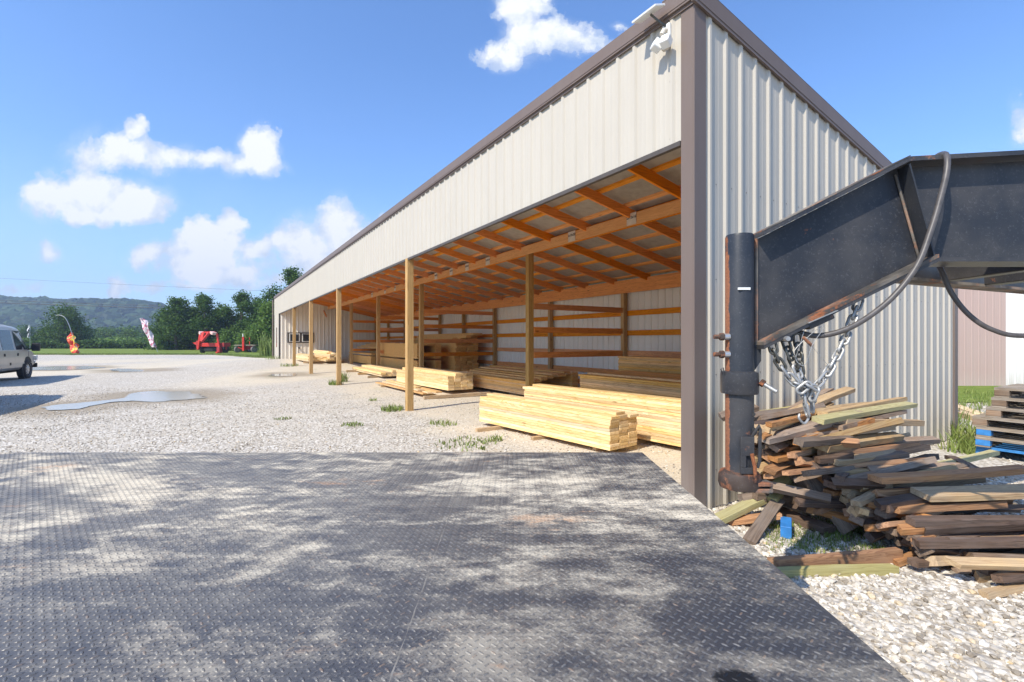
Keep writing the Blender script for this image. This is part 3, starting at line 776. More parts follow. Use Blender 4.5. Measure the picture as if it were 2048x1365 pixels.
stack((3.3, 22.1), (3.3, 27), .14, 6, [12, 12, 20, 22, 24, 26], .25, .038, 'far stepped stack near the end rails', M_newtan, full=False, gaprows=(10,), stuff=True)
stack((.9, 25.9), (.7, 29.4), .14, 3, [5, 4, 3], .2, .078, 'far sunlit heap by the window wall', jit=.12)
stack((1.75, 25.4), (1.6, 29.6), .14, 3, [3, 6, 7], .2, .078, 'far heap beside the window wall', jit=.2)
tag(STUFF.build('distant_pine_boards', M_newtan, None), kind='stuff')
# loose boards flat on the gravel
LO = [((1.38, 9.4), (1.42, 13.6), .10, .14, M_new, 'bright loose board flat on gravel left of the chunky stack'),
      ((1.20, 9.3), (1.12, 13.4), .10, .12, M_newtan, 'outermost loose board flat on gravel left of the chunky stack'),
      ((1.60, 9.9), (1.60, 13.5), .10, .14, M_newtan, 'inner loose board lying close to the chunky stack'),
      ((1.28, 9.8), (1.30, 13.1), .145, .18, M_new, 'second-layer loose board on the flat boards by the nearest post'),
      ((1.52, 9.1), (1.50, 12.2), .145, .18, M_newtan, 'grey-topped loose board on the flat boards by the nearest post'),
      ((1.36, 10.2), (1.38, 13.0), .19, .16, M_new, 'uppermost loose board on the flat boards by the nearest post')]
for p0, p1, z, w_, mt, lb in LO:
    A = L2W(*p0); B = L2W(*p1); d = B - A; c_ = (A + B) / 2; c_.z = z + gz(c_.x, c_.y)
    board(d.length, w_, .038, mt, c_, (0, 0, math.atan2(d.y, d.x)), 'pine_board', lb, 'board', 'loose boards on the gravel')
# bearers under the stacks
def bearer(b0, b1, a, who, z=.045, sz=.089):
    A = L2W(b0, a); B = L2W(b1, a); c_ = (A + B) / 2; c_.z = gz(c_.x, c_.y) + z - .005
    board((B - A).length, sz, sz * .92, M_old3, c_, (0, 0, math.atan2((B - A).y, (B - A).x)), 'bearer', who, 'timber', 'bearers under the stacks', .004)
bearer(.15, 1.6, 4.35, 'timber bearer poking out under far end of the sunlit front stack', .03, .07); bearer(.55, 1.7, 3.3, 'timber bearer under the middle of the sunlit front stack', .03, .07); bearer(.9, 2.6, 2.3, 'timber bearer under near end of the sunlit front stack', .03, .07)
bearer(1.05, 3.0, 9.0, 'square bearer lying on gravel in front of the chunky stack'); bearer(1.0, 2.9, 12.6, 'square bearer under far end of the chunky stack', .05)
bearer(1.55, 3.1, 16.2, 'square bearer under near end of the low stack', .05); bearer(1.5, 3.0, 19.6, 'square bearer under far end of the low stack', .05); bearer(1.6, 3.0, 17.9, 'square bearer under the middle of the low stack', .05)
bearer(3.1, 4.9, 8.1, 'bearer under near end of the stepped grey stack', .06, .1); bearer(3.1, 4.9, 10.9, 'bearer under far end of the stepped grey stack', .06, .1)
bearer(.7, 2.9, 26.4, 'bearer under the far sunlit heaps', .06, .1)
print('boards', NB)

# ------------------------------------------------------------------ scrap pile beside the wall
LBL = {M_old1.name: 'weathered grey-brown scrap board', M_old2.name: 'orange-brown scrap board', M_old3.name: 'pale tan scrap board', M_old4.name: 'greenish tan scrap board', M_old5.name: 'dark brown scrap board'}
pile_n = 0
def scrap(b0, a, z, L, yaw=0, pitch=0, roll=0, mt=None, w_=.089, t_=.038, label=None, zone='the big pile by the ribbed wall', group=None):
    """b0: left end; board runs along +b"""
    global pile_n
    base = math.atan2(EX.y, EX.x) + yaw
    rot = (Matrix.Rotation(base, 3, 'Z') @ Matrix.Rotation(-pitch, 3, 'Y') @ Matrix.Rotation(roll, 3, 'X'))
    d = rot @ Vector((1, 0, 0)); p = L2W(b0, a); c_ = p + d * L / 2; c_.z = z + d.z * L / 2
    lb = label or (LBL[mt.name] + ' in ' + zone)
    o = board(L, w_, t_, mt, c_, rot.to_euler(), 'scrap_board', lb, 'scrap board', group or ('scrap boards in ' + zone), .003); pile_n += 1; return o
rs = random.Random(21)
def Hpile(a): # pile height by distance from the wall
    q = -a
    if q < .75: return .87 - .10 * abs(q - .35)
    if q < 1.15: return .60 - (q - .75) * .52
    return max(.08, .39 - (q - 1.15) * .45)
def pickm(z, q):
    r_ = rs.random()
    if q > 1.0: return M_old5 if r_ < .34 else M_old1 if r_ < .70 else M_old2 if r_ < .84 else M_old3
    if z > .6: return M_old3 if r_ < .34 else M_old1 if r_ < .56 else M_old2 if r_ < .88 else M_old4 if r_ < .90 else M_old5
    return M_old1 if r_ < .30 else M_old2 if r_ < .66 else M_old5 if r_ < .78 else M_old3
z = .03; layer = 0
while z < .93:
    q = .08 + rs.uniform(0, .05); cand = []
    while q < 1.78:
        if z < Hpile(-q): cand.append(q)
        q += rs.uniform(.078, .10)
    for i, q in enumerate(cand):
        if i < len(cand) - 6 and z < Hpile(-q) - .12: continue
        th = rs.choice((.038, .042, .048, .055, .034)); wdt = rs.choice((.085, .075, .065, .055, .045))
        ym = .04 - .42 * sm(.5, 1.2, q)
        if q < .85:
            b0 = .28 + rs.uniform(-.18, .34) + (.06 if q > .6 else 0); L = rs.uniform(.6, 1.5); zone = 'the tall heap against the ribbed wall'
            if z > .5 and rs.random() < .38: b0 += rs.uniform(.3, .8); L = rs.uniform(1.1, 1.8)
            if z < .40: b0 = .45 + rs.uniform(-.1, .3) + (q > .55) * .15
        else:
            b0 = .58 + rs.uniform(-.20, .36) - (q - .8) * .15; L = rs.uniform(.7, 1.25) if q < 1.25 else rs.uniform(.8, 1.7); zone = 'the lower heap nearest the gravel'
        L = max(.4, min(L, 2.7 - b0))
        scrap(b0, -q, z + rs.uniform(-.01, .01), L, ym + rs.gauss(0, .14), rs.gauss(0.0, .04), rs.gauss(0, .4), pickm(z, q), wdt, th, zone=zone)
    z += .041; layer += 1
# short chunky offcuts with their sawn ends toward the yard
for k in range(64):
    q = rs.uniform(.12, 1.5); top = Hpile(-q); z_ = rs.uniform(.2, 1.0) * top
    scrap(.16 + rs.uniform(-.08, .28) + min(q, .9) * .28, -q, z_, rs.uniform(.25, .6), rs.gauss(-.15, .35), rs.gauss(-.03, .12), rs.uniform(-.8, .8), rs.choice((M_old3, M_old2, M_old2, M_old1, M_old5)), rs.choice((.088, .07, .06)), rs.choice((.04, .05, .06)), zone='the stub-ended left face of the pile')
GP = 'loose boards around the scrap pile'
scrap(.85, -.40, .87, 1.35, .10, .09, .1, M_old3, .10, .04, 'long tan board propped highest at the back of the scrap pile', group=GP)
scrap(.95, -.28, .85, 1.2, .16, .10, -.2, M_old1, .10, .04, 'long grey board just under the highest board of the pile', group=GP)
scrap(.62, -.70, .86, 1.95, .02, -.005, .15, M_old4, .10, .04, 'long pale yellow-green board lying on top of the tall heap', group=GP)
scrap(.95, -.58, .87, 1.9, .05, .0, -.1, M_old3, .09, .04, 'second pale board parallel above the yellow-green one', group=GP)
scrap(.05, -.30, .86, .34, -.9, -.25, .2, M_old3, .09, .04, 'short tan stub jutting from the upper left of the pile', group=GP)
scrap(.05, -.22, .87, .3, -.6, .3, .4, M_old1, .08, .04, 'short dark stub tipped up at top left of the pile', group=GP)
scrap(.60, -1.10, .49, 1.5, -.33, -.01, .05, M_old2, .10, .045, 'bright orange-brown beam lying across the lower heap', group=GP)
scrap(.75, -1.32, .41, 1.5, -.45, .0, .1, M_old3, .16, .04, 'wide grey-green board atop the lower heap', group=GP)
def px_board(p, q, w_, t_, mt, label, up=(0, 0, 1), roll=0, name='scrap_board'):
    p = Vector(p); q = Vector(q); d = (q - p); L = d.length; d.normalize(); s_ = Vector(up).cross(d).normalized(); u_ = d.cross(s_)
    rot = Matrix((d, s_, u_)).transposed() @ Matrix.Rotation(roll, 3, 'X')
    return board(L, w_, t_, mt, (p + q) / 2, rot.to_euler(), name, label, 'scrap board', GP, .003)
px_board(gp(1432, 1042, .06), L2W(.95, -.52, .34), .11, .045, M_old4, 'tan beam angled out from the pile foot toward the steel deck')
px_board(gp(1540, 1000, .20), L2W(.95, -.40, .42), .12, .045, M_old4, 'yellow-green board end above the angled tan beam')
px_board(gp(1498, 1085, .03), L2W(.42, -.50, .20), .09, .03, M_old1, 'short brown board leaning down left onto the gravel', roll=.3)
px_board(gp(1440, 1045, .02), gp(1560, 1030, .12), .09, .04, M_old2, 'dark orange board under the angled tan beam')
px_board(gp(1700, 1062, .05), L2W(.62, -.62, .42), .13, .045, M_old1, 'wide grey board leaning steeply on the front of the pile', roll=-.5)
px_board(gp(1645, 1020, .10), L2W(.55, -.50, .46), .13, .045, M_old1, 'wide grey plank leaning beside the steep board', roll=.3)
px_board(gp(1690, 1035, .12), L2W(.70, -.60, .50), .09, .04, M_old5, 'dark narrow board leaning behind the steep grey board', roll=.2)
px_board(gp(1550, 1020, .06), gp(1660, 1062, .04), .10, .06, M_old5, 'dark short block lying at the pile foot', roll=.1)
px_board(gp(1560, 1000, .12), gp(1670, 1030, .13), .10, .06, M_old5, 'upper dark short block at the pile foot', roll=-.1)
px_board(gp(1572, 1066, .06), gp(1572, 1045, .075), .075, .09, M_blue, 'small blue painted block on the gravel by the pile', name='blue_block')
px_board(gp(1546, 1133, .05), gp(1798, 1112, .05), .05, .10, M_old2, 'reddish-brown board on edge lying on the gravel')
px_board(gp(1520, 1150, .03), gp(1788, 1140, .03), .05, .06, M_old4, 'yellow-green strip lying in front of the reddish board')
px_board(gp(1800, 1062, .03), gp(1850, 1110, .03), .04, .06, M_old1, 'thin grey stick jutting from under the lower heap')
for i, (x, y, x2, y2, mt, lb) in enumerate(((1860, 990, 1940, 950, M_old3, 'pale loose board behind the lower heap near the pallets'), (1880, 930, 1990, 905, M_old4, 'thin pale strip behind the heap near the pallets'), (1900, 915, 1960, 945, M_old5, 'dark short board crossing the pale ones by the pallets'))):
    px_board(gp(x, y, .25), gp(x2, y2, .25), .09, .04, mt, lb)
print('pile', pile_n)

# ------------------------------------------------------------------ pallets
def pallet(z, blue, label, sh):
    P = Vector((6.07, 6.29, 0)) + EX * sh[0] - DX * sh[1]; e = empty('pallet', P + Vector((0, 0, z)), math.atan2(-DX.y, -DX.x) + sh[2])
    tag(e, label, 'pallet', 'wooden pallets stacked behind the shed'); mb_ = M_blue if blue == 1 else M_pallet; md = M_blue if blue else M_pallet
    for i in range(3):
        for j in range(3):
            MB().box(i * .53, i * .53 + .14, j * .45, j * .45 + .10, .018, .092).build('block', md if blue else (M_old1, M_old5, M_old5)[(i + j) % 3], e, .004)
    for i in range(3): MB().box(i * .53, i * .53 + .14, 0, 1.0, .0, .017).build('bottom_board', mb_, e)
    for j in range(7): MB().box(0, 1.2, j * .15, j * .15 + .10, .110, .126).build('deck_board', mb_, e)
    for j in range(3): MB().box(0, 1.2, j * .45, j * .45 + .1, .093, .109).build('stringer_board', mb_, e)
PL = ['bottom pallet of the stack, painted blue all over', 'second pallet from the bottom with blue end blocks', 'third pallet from the bottom with blue blocks and grey boards', 'middle pallet of the stack in weathered grey wood', 'fifth pallet from bottom, weathered and brown', 'pallet just under the top one, brown and open', 'top pallet of the stack with bleached deck boards']
for i, lb in enumerate(PL): pallet(.01 + i * .128, (1, 2, 2, 0, 0, 0, 0)[i], lb, ((0, 0, 0), (-.08, .02, .01), (-.05, .02, -.02), (-.04, -.02, .01), (.0, .1, .02), (.05, .14, -.02), (.08, .16, .0))[i])

# ------------------------------------------------------------------ rosy building behind
bl = empty('metal_building', (8.0, 15.6, 0)); tag(bl, 'flat rosy and white metal building behind the pallets', 'building')
ribbed('b', 0, 8.05, 0, -1, .02, 4.2, 'rosy_wall', M_pink, bl, rib=.006, start=.1)
ribbed('b', 8.05, 20, 0, -1, .02, 4.2, 'white_wall', M_white, bl, rib=.006, start=.1)
MB().prism([(-.2, 4.2), (20.2, 4.2), (20.2, 4.35), (-.2, 4.35)], -.3, 9).build('roof', M_brown, bl)
MB().box(0, 20, .05, 8.8, 0, 4.19).build('rear_walls', M_pink, bl)
for i, (x, y, x2, y2) in enumerate(((1916, 812, 1952, 824), (1916, 822, 1956, 832))):
    A = gp(x, y, .1); B = gp(x2, y2, .1); board((B - A).length + .5, .2, .1, M_new, (A + B) / 2 + Vector((0, 0, -.05 + .0)), (0, 0, math.atan2((B - A).y, (B - A).x)), 'pine_board', ['bright board lying in grass behind the shed corner, the farther one', 'bright board lying in grass behind the shed corner, the nearer one'][i], 'board', 'boards in grass behind the shed')

# ------------------------------------------------------------------ steel deck with raised tread
DH = .75; DXR = 1.17 * .75; DYF = 4.31 * .75 + .0
def treadmat():
    m, t, b = mat('tread_plate_steel'); tcn = t.new('ShaderNodeTexCoord'); v = tcn.outputs['Object']
    at_ = t.new('ShaderNodeAttribute', attribute_name='lug')
    big = t.noise(t.mapping(v, (.8, 1.35, 1), (2.2, .7, 0)), 2.1, 7, .62, .5); med = t.noise(t.mapping(v, (1, 1.9, 1)), 7.0, 7, .72, .4); stk = t.noise(t.mapping(v, (9, 26, 1)), 1.0, 6, .75, .2); fn = t.noise(v, 120, 4, .7); lo = t.noise(v, .6, 3, .5)
    f = t.math('ADD', t.math('ADD', t.math('MULTIPLY', big, .55), t.math('MULTIPLY', med, .34)), t.math('MULTIPLY', stk, .16))
    du = t.ramp(t.math('ADD', f, t.math('MULTIPLY', t.math('SUBTRACT', fn, .5), .22)), [(.455, .03), (.51, .20), (.55, .50), (.61, .96)])
    sp = t.new('ShaderNodeSeparateXYZ'); t.link(v, sp.inputs[0])
    veil = t.math('MULTIPLY', t.ramp(t.math('ADD', t.math('MULTIPLY', sp.outputs[0], -.25), .2), [(.0, 0), (.45, 1)]), t.ramp(med, [(.3, .15), (.65, .55)]))
    du = t.math('MAXIMUM', du, t.math('MULTIPLY', veil, .75))
    fade = t.ramp(t.math('MULTIPLY', sp.outputs[1], .333), [(.32, .35), (.7, 1)])     # dust thins out towards the near end
    du = t.math('MULTIPLY', du, fade)
    dl = t.math('MULTIPLY', du, t.math('SUBTRACT', 1.0, t.math('MULTIPLY', at_.outputs['Fac'], .5)))
    base = t.mix(t.ramp(fn, [(.3, 0), (.75, 1)]), (.024, .027, .036), (.080, .083, .094))
    base = t.mix(t.ramp(lo, [(.35, 0), (.65, .6)]), base, (.038, .040, .050))
    base = t.mix(t.math('MULTIPLY', at_.outputs['Fac'], .35), base, (.17, .165, .155))  # lug tops painted paler to suggest highlights
    gi = t.new('ShaderNodeNewGeometry'); ri = gi.outputs['Random Per Island']
    base = t.mix(t.math('MULTIPLY', at_.outputs['Fac'], t.ramp(ri, [(.88, 0), (.96, .6)])), base, (.27, .175, .11))
    base = t.mix(t.math('MULTIPLY', at_.outputs['Fac'], t.ramp(ri, [(.0, .5), (.25, 0)])), base, (.30, .28, .25))
    dc = t.mix(t.ramp(med, [(.35, 0), (.65, 1)]), (.56, .475, .35), (.74, .65, .49))
    c = t.mix(dl, base, dc)
    ru = t.math('MULTIPLY', t.ramp(t.noise(t.mapping(v, (.8, 2, 1), (3.1, .4, 0)), 1.7, 5, .7), [(.60, 0), (.68, .6)]), t.ramp(med, [(.45, 0), (.6, 1)]))
    c = t.mix(ru, c, (.50, .23, .085))
    # dark oily stain near the viewer
    dd = t.vmath('LENGTH', t.vmath('MULTIPLY', t.vmath('SUBTRACT', v, (.495, 1.025, .75)), (1, 1, 0)))
    stn = t.ramp(t.math('ADD', dd, t.math('MULTIPLY', t.math('SUBTRACT', t.noise(v, 22, 5, .7), .5), .09)), [(.060, 1), (.075, 0)])
    c = t.mix(stn, c, (.012, .012, .013))
    t.link(c, b.inputs['Base Color'])
    r = t.math('ADD', t.math('MULTIPLY', dl, .45), t.math('ADD', .26, t.math('MULTIPLY', fn, .2)), clamp=True); t.link(r, b.inputs['Roughness'])
    b.inputs['Metallic'].default_value = .15; b.inputs['Specular IOR Level'].default_value = .5
    bump(t, b, t.math('ADD', fn, t.math('MULTIPLY', med, .8)), .14, .004)
    return m
M_tread = treadmat(); M_seam = plain('dusty_weld', (.22, .20, .17), .7, 0, .45, 30)
tr = empty('flatbed_trailer', (0, 0, 0)); tag(tr, 'dusty black steel tread-plate flatbed deck under the viewer', 'trailer deck')
seams = [-5.2, -3.98, -2.72, -1.47, -.27, DXR]
P = .0212
for si in range(len(seams) - 1):
    x0, x1 = seams[si] + .0006, seams[si + 1] - .0006; ya, yb = -1.0, DYF
    V = [(x0, ya, DH - .006), (x1, ya, DH - .006), (x1, yb, DH - .006), (x0, yb, DH - .006), (x0, ya, DH), (x1, ya, DH), (x1, yb, DH), (x0, yb, DH)]
    Fs = [(0, 3, 2, 1), (4, 5, 6, 7), (0, 1, 5, 4), (1, 2, 6, 5), (2, 3, 7, 6), (3, 0, 4, 7)]
    lug = [0] * 8
    PR = P * .7071; i = int(math.ceil((x0 + .012) / PR))
    while i * PR < x1 - .012:
        j = int(math.ceil(.42 / PR)); j += (i + j) % 2
        while j * PR < yb - .012:
            x, y = i * PR, j * PR
            if abs(x) < 1.22 * y + .30:
                s_ = 1 if j % 2 == 0 else -1; c4 = .7071; L_, W_ = .0108, .0038; h_ = .0019
                pts = []
                for (u_, w_, z_) in ((-L_, 0, 0), (-L_ * .5, -W_, 0), (L_ * .5, -W_, 0), (L_, 0, 0), (L_ * .5, W_, 0), (-L_ * .5, W_, 0), (-L_ * .45, -W_ * .35, h_), (L_ * .45, -W_ * .35, h_), (L_ * .45, W_ * .35, h_), (-L_ * .45, W_ * .35, h_)):
                    pts.append((x + c4 * (u_ - s_ * w_) , y + c4 * (s_ * u_ + w_), DH + z_))
                n = len(V); V += pts; lug += [0] * 6 + [1] * 4
                Fs += [tuple(n + k for k in f_) for f_ in ((0, 1, 6), (1, 2, 7, 6), (2, 3, 7), (3, 4, 8), (3, 8, 7), (4, 5, 9, 8), (5, 0, 9), (0, 6, 9), (6, 7, 8, 9))]
            j += 2
        i += 1
    me = bpy.data.meshes.new('deck_plate'); me.from_pydata(V, [], Fs); me.materials.append(M_tread)
    at_ = me.attributes.new('lug', 'FLOAT', 'POINT'); at_.data.foreach_set('value', lug)
    o = bpy.data.objects.new('deck_plate', me); C.objects.link(o); o.parent = tr
for x in seams[1:-1]:
    mb = MB(); n = 150
    mb.tube([(x + .001 * math.sin(k * 2.1), -1 + (DYF + 1) * k / n, DH - .0022) for k in range(n + 1)], [.0029 + .0006 * math.sin(k * 5.3) for k in range(n + 1)], 6); mb.build('weld_seam', M_seam, tr)
mb = MB(); mb.box(-5.2, DXR, DYF - .055, DYF - .002, DH - .15, DH - .008).box(-5.2, DXR, -1, -.95, DH - .15, DH - .008).box(DXR - .055, DXR - .002, -.95, DYF - .056, DH - .15, DH - .008)
mb.build('frame_rail', M_steel, tr)
mb = MB()
for k in range(9): mb.box(-5.1, DXR - .06, -.7 + k * .45, -.65 + k * .45, DH - .12, DH - .01)
mb.build('cross_members', M_steel, tr)
for (x, y) in ((-2.6, -.9), (-1.7, -.9), (-2.6, 2.6), (-1.7, 2.6)):
    Mw = Matrix.Translation((x, y, .36)) @ Matrix.Rotation(R(90), 4, 'X')
    wh = MB().lathe([(.20, -.09), (.33, -.10), (.36, -.07), (.36, .07), (.33, .10), (.20, .09)], Mw).build('wheel', M_tyre, tr, smooth=True)
    MB().lathe([(.0, .05), (.12, .06), (.20, .085), (.20, -.085), (0, -.06)], Mw).build('rim', M_rim, wh, smooth=True)

# ------------------------------------------------------------------ gooseneck of the other trailer
YC = 2.42
nk = empty('gooseneck_trailer_neck', (at(1479, 682, YC).x, YC, 0)); tag(nk, 'black steel gooseneck with rusty coupler tube reaching in from the right', 'trailer gooseneck')
CXn = nk.location.x
def nl(p): return Vector(p) - nk.location
def Z(py, Y=YC): return CAMH + (HY - py) / F * Y
# tubes
mb = MB(); mb.lathe([(.0, Z(745)), (.067, Z(745)), (.067, Z(476)), (.063, Z(471)), (.0, Z(470))], n=36); mb.build('upper_tube', M_steelrust, nk, smooth=35)
mb = MB(); mb.lathe([(.067, Z(742)), (.088, Z(744)), (.089, Z(750)), (.089, Z(783)), (.086, Z(787)), (.06, Z(787))], n=36); mb.build('collar', M_steel, nk, smooth=35)
mb = MB(); mb.lathe([(.067, Z(786)), (.066, Z(950)), (.0, Z(950))], n=36); mb.build('lower_tube', M_steelrust2, nk, smooth=35)
mb = MB(); mb.lathe([(.066, Z(940)), (.090, Z(943)), (.098, Z(950)), (.100, Z(966)), (.094, Z(974)), (.060, Z(976)), (.0, Z(972))], n=36); mb.build('ball_socket', M_rust, nk, smooth=35)
mb = MB(); mb.box(.03, .125, -.085, -.02, Z(964), Z(957)); mb.box(.03, .125, -.085, -.02, Z(976), Z(969)); mb.box(.03, .05, -.085, -.02, Z(969), Z(964)); mb.box(.115, .125, -.08, -.02, Z(969), Z(964)); mb.build('latch_plate', M_steeldust, nk, .002)
mb = MB(); mb.box(-.03, .035, -.082, -.068, Z(905), Z(868)).box(-.03, -.005, -.082, -.068, Z(928), Z(905)).box(-.03, .045, -.082, -.068, Z(940), Z(928)); mb.build('latch_cover', M_steel, nk, .002)
mb = MB(); mb.tube([(.035, -.06, Z(868)), (.045, -.085, Z(853)), (.052, -.09, Z(845)), (.060, -.085, Z(853)), (.060, -.08, Z(915)), (.052, -.075, Z(928))], .008, 10); mb.build('latch_handle', M_steel, nk, smooth=True)
mb = MB(); mb.tube([(.02, -.085, Z(900)), (.032, -.09, Z(925)), (.034, -.09, Z(955))], .009, 8); mb.build('latch_spring', M_rust, nk, smooth=True)
for py in (826, 855):
    mb = MB(); mb.lathe([(.0, .003), (.010, .003), (.010, -.01)], Matrix.Translation((.040, -.056, Z(py))) @ Matrix.Rotation(R(-35), 4, 'Z') @ Matrix.Rotation(R(90), 4, 'X'), 12); mb.build('pin_hole', M_ink, nk)
for py in (674, 709):
    Mb = Matrix.Translation((-.060, -.02, Z(py))) @ Matrix.Rotation(R(-90), 4, 'Y')
    bo = MB().lathe([(.0, .0), (.016, .0), (.016, .035), (.0, .035)], Mb, 12).build('set_bolt', M_rim, nk)
    MB().lathe([(.0, .028), (.019, .028), (.019, .048), (.0, .048)], Mb, 6).build('nut', M_rust, bo)
    MB().lathe([(.0, .046), (.011, .046), (.011, .078), (.0, .08)], Mb, 10).build('bolt_shank', M_rust, bo)
Mb = Matrix.Translation((.07, -.05, Z(762))) @ Matrix.Rotation(R(35), 4, 'Z') @ Matrix.Rotation(R(125), 4, 'Y')
Mb = Matrix.Translation((.082, -.045, Z(763))) @ Euler((R(15), R(122), R(-25))).to_matrix().to_4x4()
bo = MB().lathe([(0, 0), (.018, 0), (.018, .02), (.0, .02)], Mb, 6).build('clamp_nut', M_rust, nk)
MB().lathe([(0, .0), (.0105, .0), (.0105, .085), (0, .088)], Mb, 12).build('clamp_bolt', M_zinc, bo, smooth=True)
mb = MB(); mb.tube([(-.095, -.02, Z(748)), (-.105, -.025, Z(738)), (-.095, -.03, Z(735)), (-.09, -.03, Z(748))], .0025, 6); mb.build('wire_loop', M_steel, nk)
mb = MB(); mb.box(-.038, .02, -.0715, -.062, Z(583) , Z(578.5)); mb.build('reflector_strip', M_whitep, nk)
mb = MB(); mb.prism([(.060, Z(690)), (.105, Z(690)), (.105, Z(722)), (.066, Z(745)), (.060, Z(745))], -.01, .01); mb.build('gusset', M_steelrust, nk, .002)
# near I-beam: web + flanges following the cranked line
def beam(path_top, path_bot, Yweb, prot, back, mats, names):
    tw = [nl(at(x, y, Yweb)) for x, y in path_top]; bw = [nl(at(x, y, Yweb)) for x, y in path_bot]
    return tw, bw
topP = [(1512, 480), (1795, 336), (2048, 322), (2700, 300)]; botP = [(1512, 692), (1850, 522), (2048, 522), (2700, 520)]
YW = YC + .0
def P3(px, py, dy=0.0, Yr=YC): p = at(px, py, Yr); return nl((p.x, YC + dy, p.z))
mb = MB(); n = len(topP); vs = []
web = [(P3(x, y).x, P3(x, y).z) for x, y in topP] + [(P3(x, y).x, P3(x, y).z) for x, y in reversed(botP)]
mb.prism(web[:2] + web[-2:], .006, .018); mb.build('neck_web', M_steel, nk)
mb = MB(); mb.prism([web[1], web[2], web[3], web[4], web[5], web[6]], .006, .018); mb.build('beam_web', M_steel, nk)
def flange(pts, dz, th, y0, y1, name, mt, bev=.003):
    mb = MB(); L = [(P3(x, y).x, P3(x, y).z) for x, y in pts]
    up = [(x, z_ + dz) for x, z_ in L]; lo = [(x, z_ + dz - th) for x, z_ in L]
    mb.prism(up + list(reversed(lo)), y0, y1); return mb.build(name, mt, nk, 0)
flange(topP, .028, .022, -.078, .10, 'top_flange', M_steel)
flange(botP, .004, .020, -.078, .10, 'bottom_flange', M_steel)
flange(topP[:2], .034, .0055, -.080, .10, 'top_flange_face', M_steeldust)
flange(botP[:2], .020, .017, -.0805, .004, 'dusty_flange_ledge', M_steeldust)
mb = MB(); mb.tube([P3(1512, 478, .0), P3(1512, 692, .0)], .010, 8); mb.build('weld_bead', M_steeldust, nk, smooth=True)
mb = MB(); a1, a2 = P3(1797, 338, -.003), P3(1847, 522, -.003); mb.bar(a1 + Vector((0, -.030, 0)), a2 + Vector((0, -.030, 0)), .008, .072, up=(0, 1, 0)); st_ = mb.build('stiffener', M_steelrust, nk)
mb = MB(); mb.tube([P3(1790, 350, -.002), P3(1838, 520, -.002)], .006, 8); mb.build('stiffener_weld', M_steeldust, nk, smooth=True)
mb = MB(); mb.prism([(P3(1850, 318).x, P3(1850, 318).z), (P3(1870, 318).x, P3(1870, 318).z), (P3(1869, 311).x, P3(1869, 311).z)], .02, .05); mb.build('rusty_tab', M_rust, nk)
# far beam of the A-frame neck
A = Vector((CXn + .06, YC + .10, 0)); Bv = Vector((4.6, 4.04, 0)); dd = (Bv - A); dd.z = 0
mb = MB(); zb, zt = 1.885, 2.31
def fb(p, q, w_, z0, z1):
    d = (q - p).normalized(); s_ = Vector((d.y, -d.x, 0)) * w_ / 2
    mb.add([nl(v_) for v_ in (p - s_ + Vector((0, 0, z0)), p + s_ + Vector((0, 0, z0)), q + s_ + Vector((0, 0, z0)), q - s_ + Vector((0, 0, z0)), p - s_ + Vector((0, 0, z1)), p + s_ + Vector((0, 0, z1)), q + s_ + Vector((0, 0, z1)), q - s_ + Vector((0, 0, z1)))],
           [(0, 3, 2, 1), (4, 5, 6, 7), (0, 1, 5, 4), (1, 2, 6, 5), (2, 3, 7, 6), (3, 0, 4, 7)])
m1 = A + (Bv - A) * .32
fb(m1, Bv, .014, zb + .02, zt - .02); mb.build('far_beam_web', M_steel, nk)
mb = MB(); fb(m1, Bv, .15, zt - .0195, zt); mb.build('far_beam_top_flange', M_steel, nk)
mb = MB(); fb(m1, Bv, .15, zb, zb + .0195); mb.build('far_beam_bottom_flange', M_steeldust, nk)
mb = MB(); s0 = A; q0 = m1
mb.add([nl(v_) for v_ in (s0 + Vector((0, -.007, Z(690))), s0 + Vector((0, .007, Z(690))), q0 + Vector((0, .007, zb)), q0 + Vector((0, -.007, zb)), s0 + Vector((0, -.007, Z(500))), s0 + Vector((0, .007, Z(500))), q0 + Vector((0, .007, zt)), q0 + Vector((0, -.007, zt)))],
       [(0, 3, 2, 1), (4, 5, 6, 7), (0, 1, 5, 4), (1, 2, 6, 5), (2, 3, 7, 6), (3, 0, 4, 7)]); mb.build('far_neck_web', M_steel, nk)
mb = MB(); mb.bar(nl((2.9, 2.53, 1.95)), nl((2.9, 3.2, 1.95)), .09, .11); mb.build('cross_tube', M_steel, nk, .005)
mb = MB(); mb.bar(nl((3.4, 2.53, 1.96)), nl((3.4, 3.4, 1.96)), .12, .13); mb.build('cross_tube', M_steel, nk, .005)
# risers and deck out at the right carry the neck
mb = MB(); mb.box(3.1, 3.22, -.02, .14, .35, 2.2).box(3.3, 3.42, 1.2, 1.36, .35, 2.0); mb.build('riser', M_steel, nk)
mb = MB(); mb.box(3.1, 3.2, .0, .1, .0, .5).box(3.3, 3.4, 1.25, 1.35, 0, .5); mb.build('landing_leg', M_steel, nk)

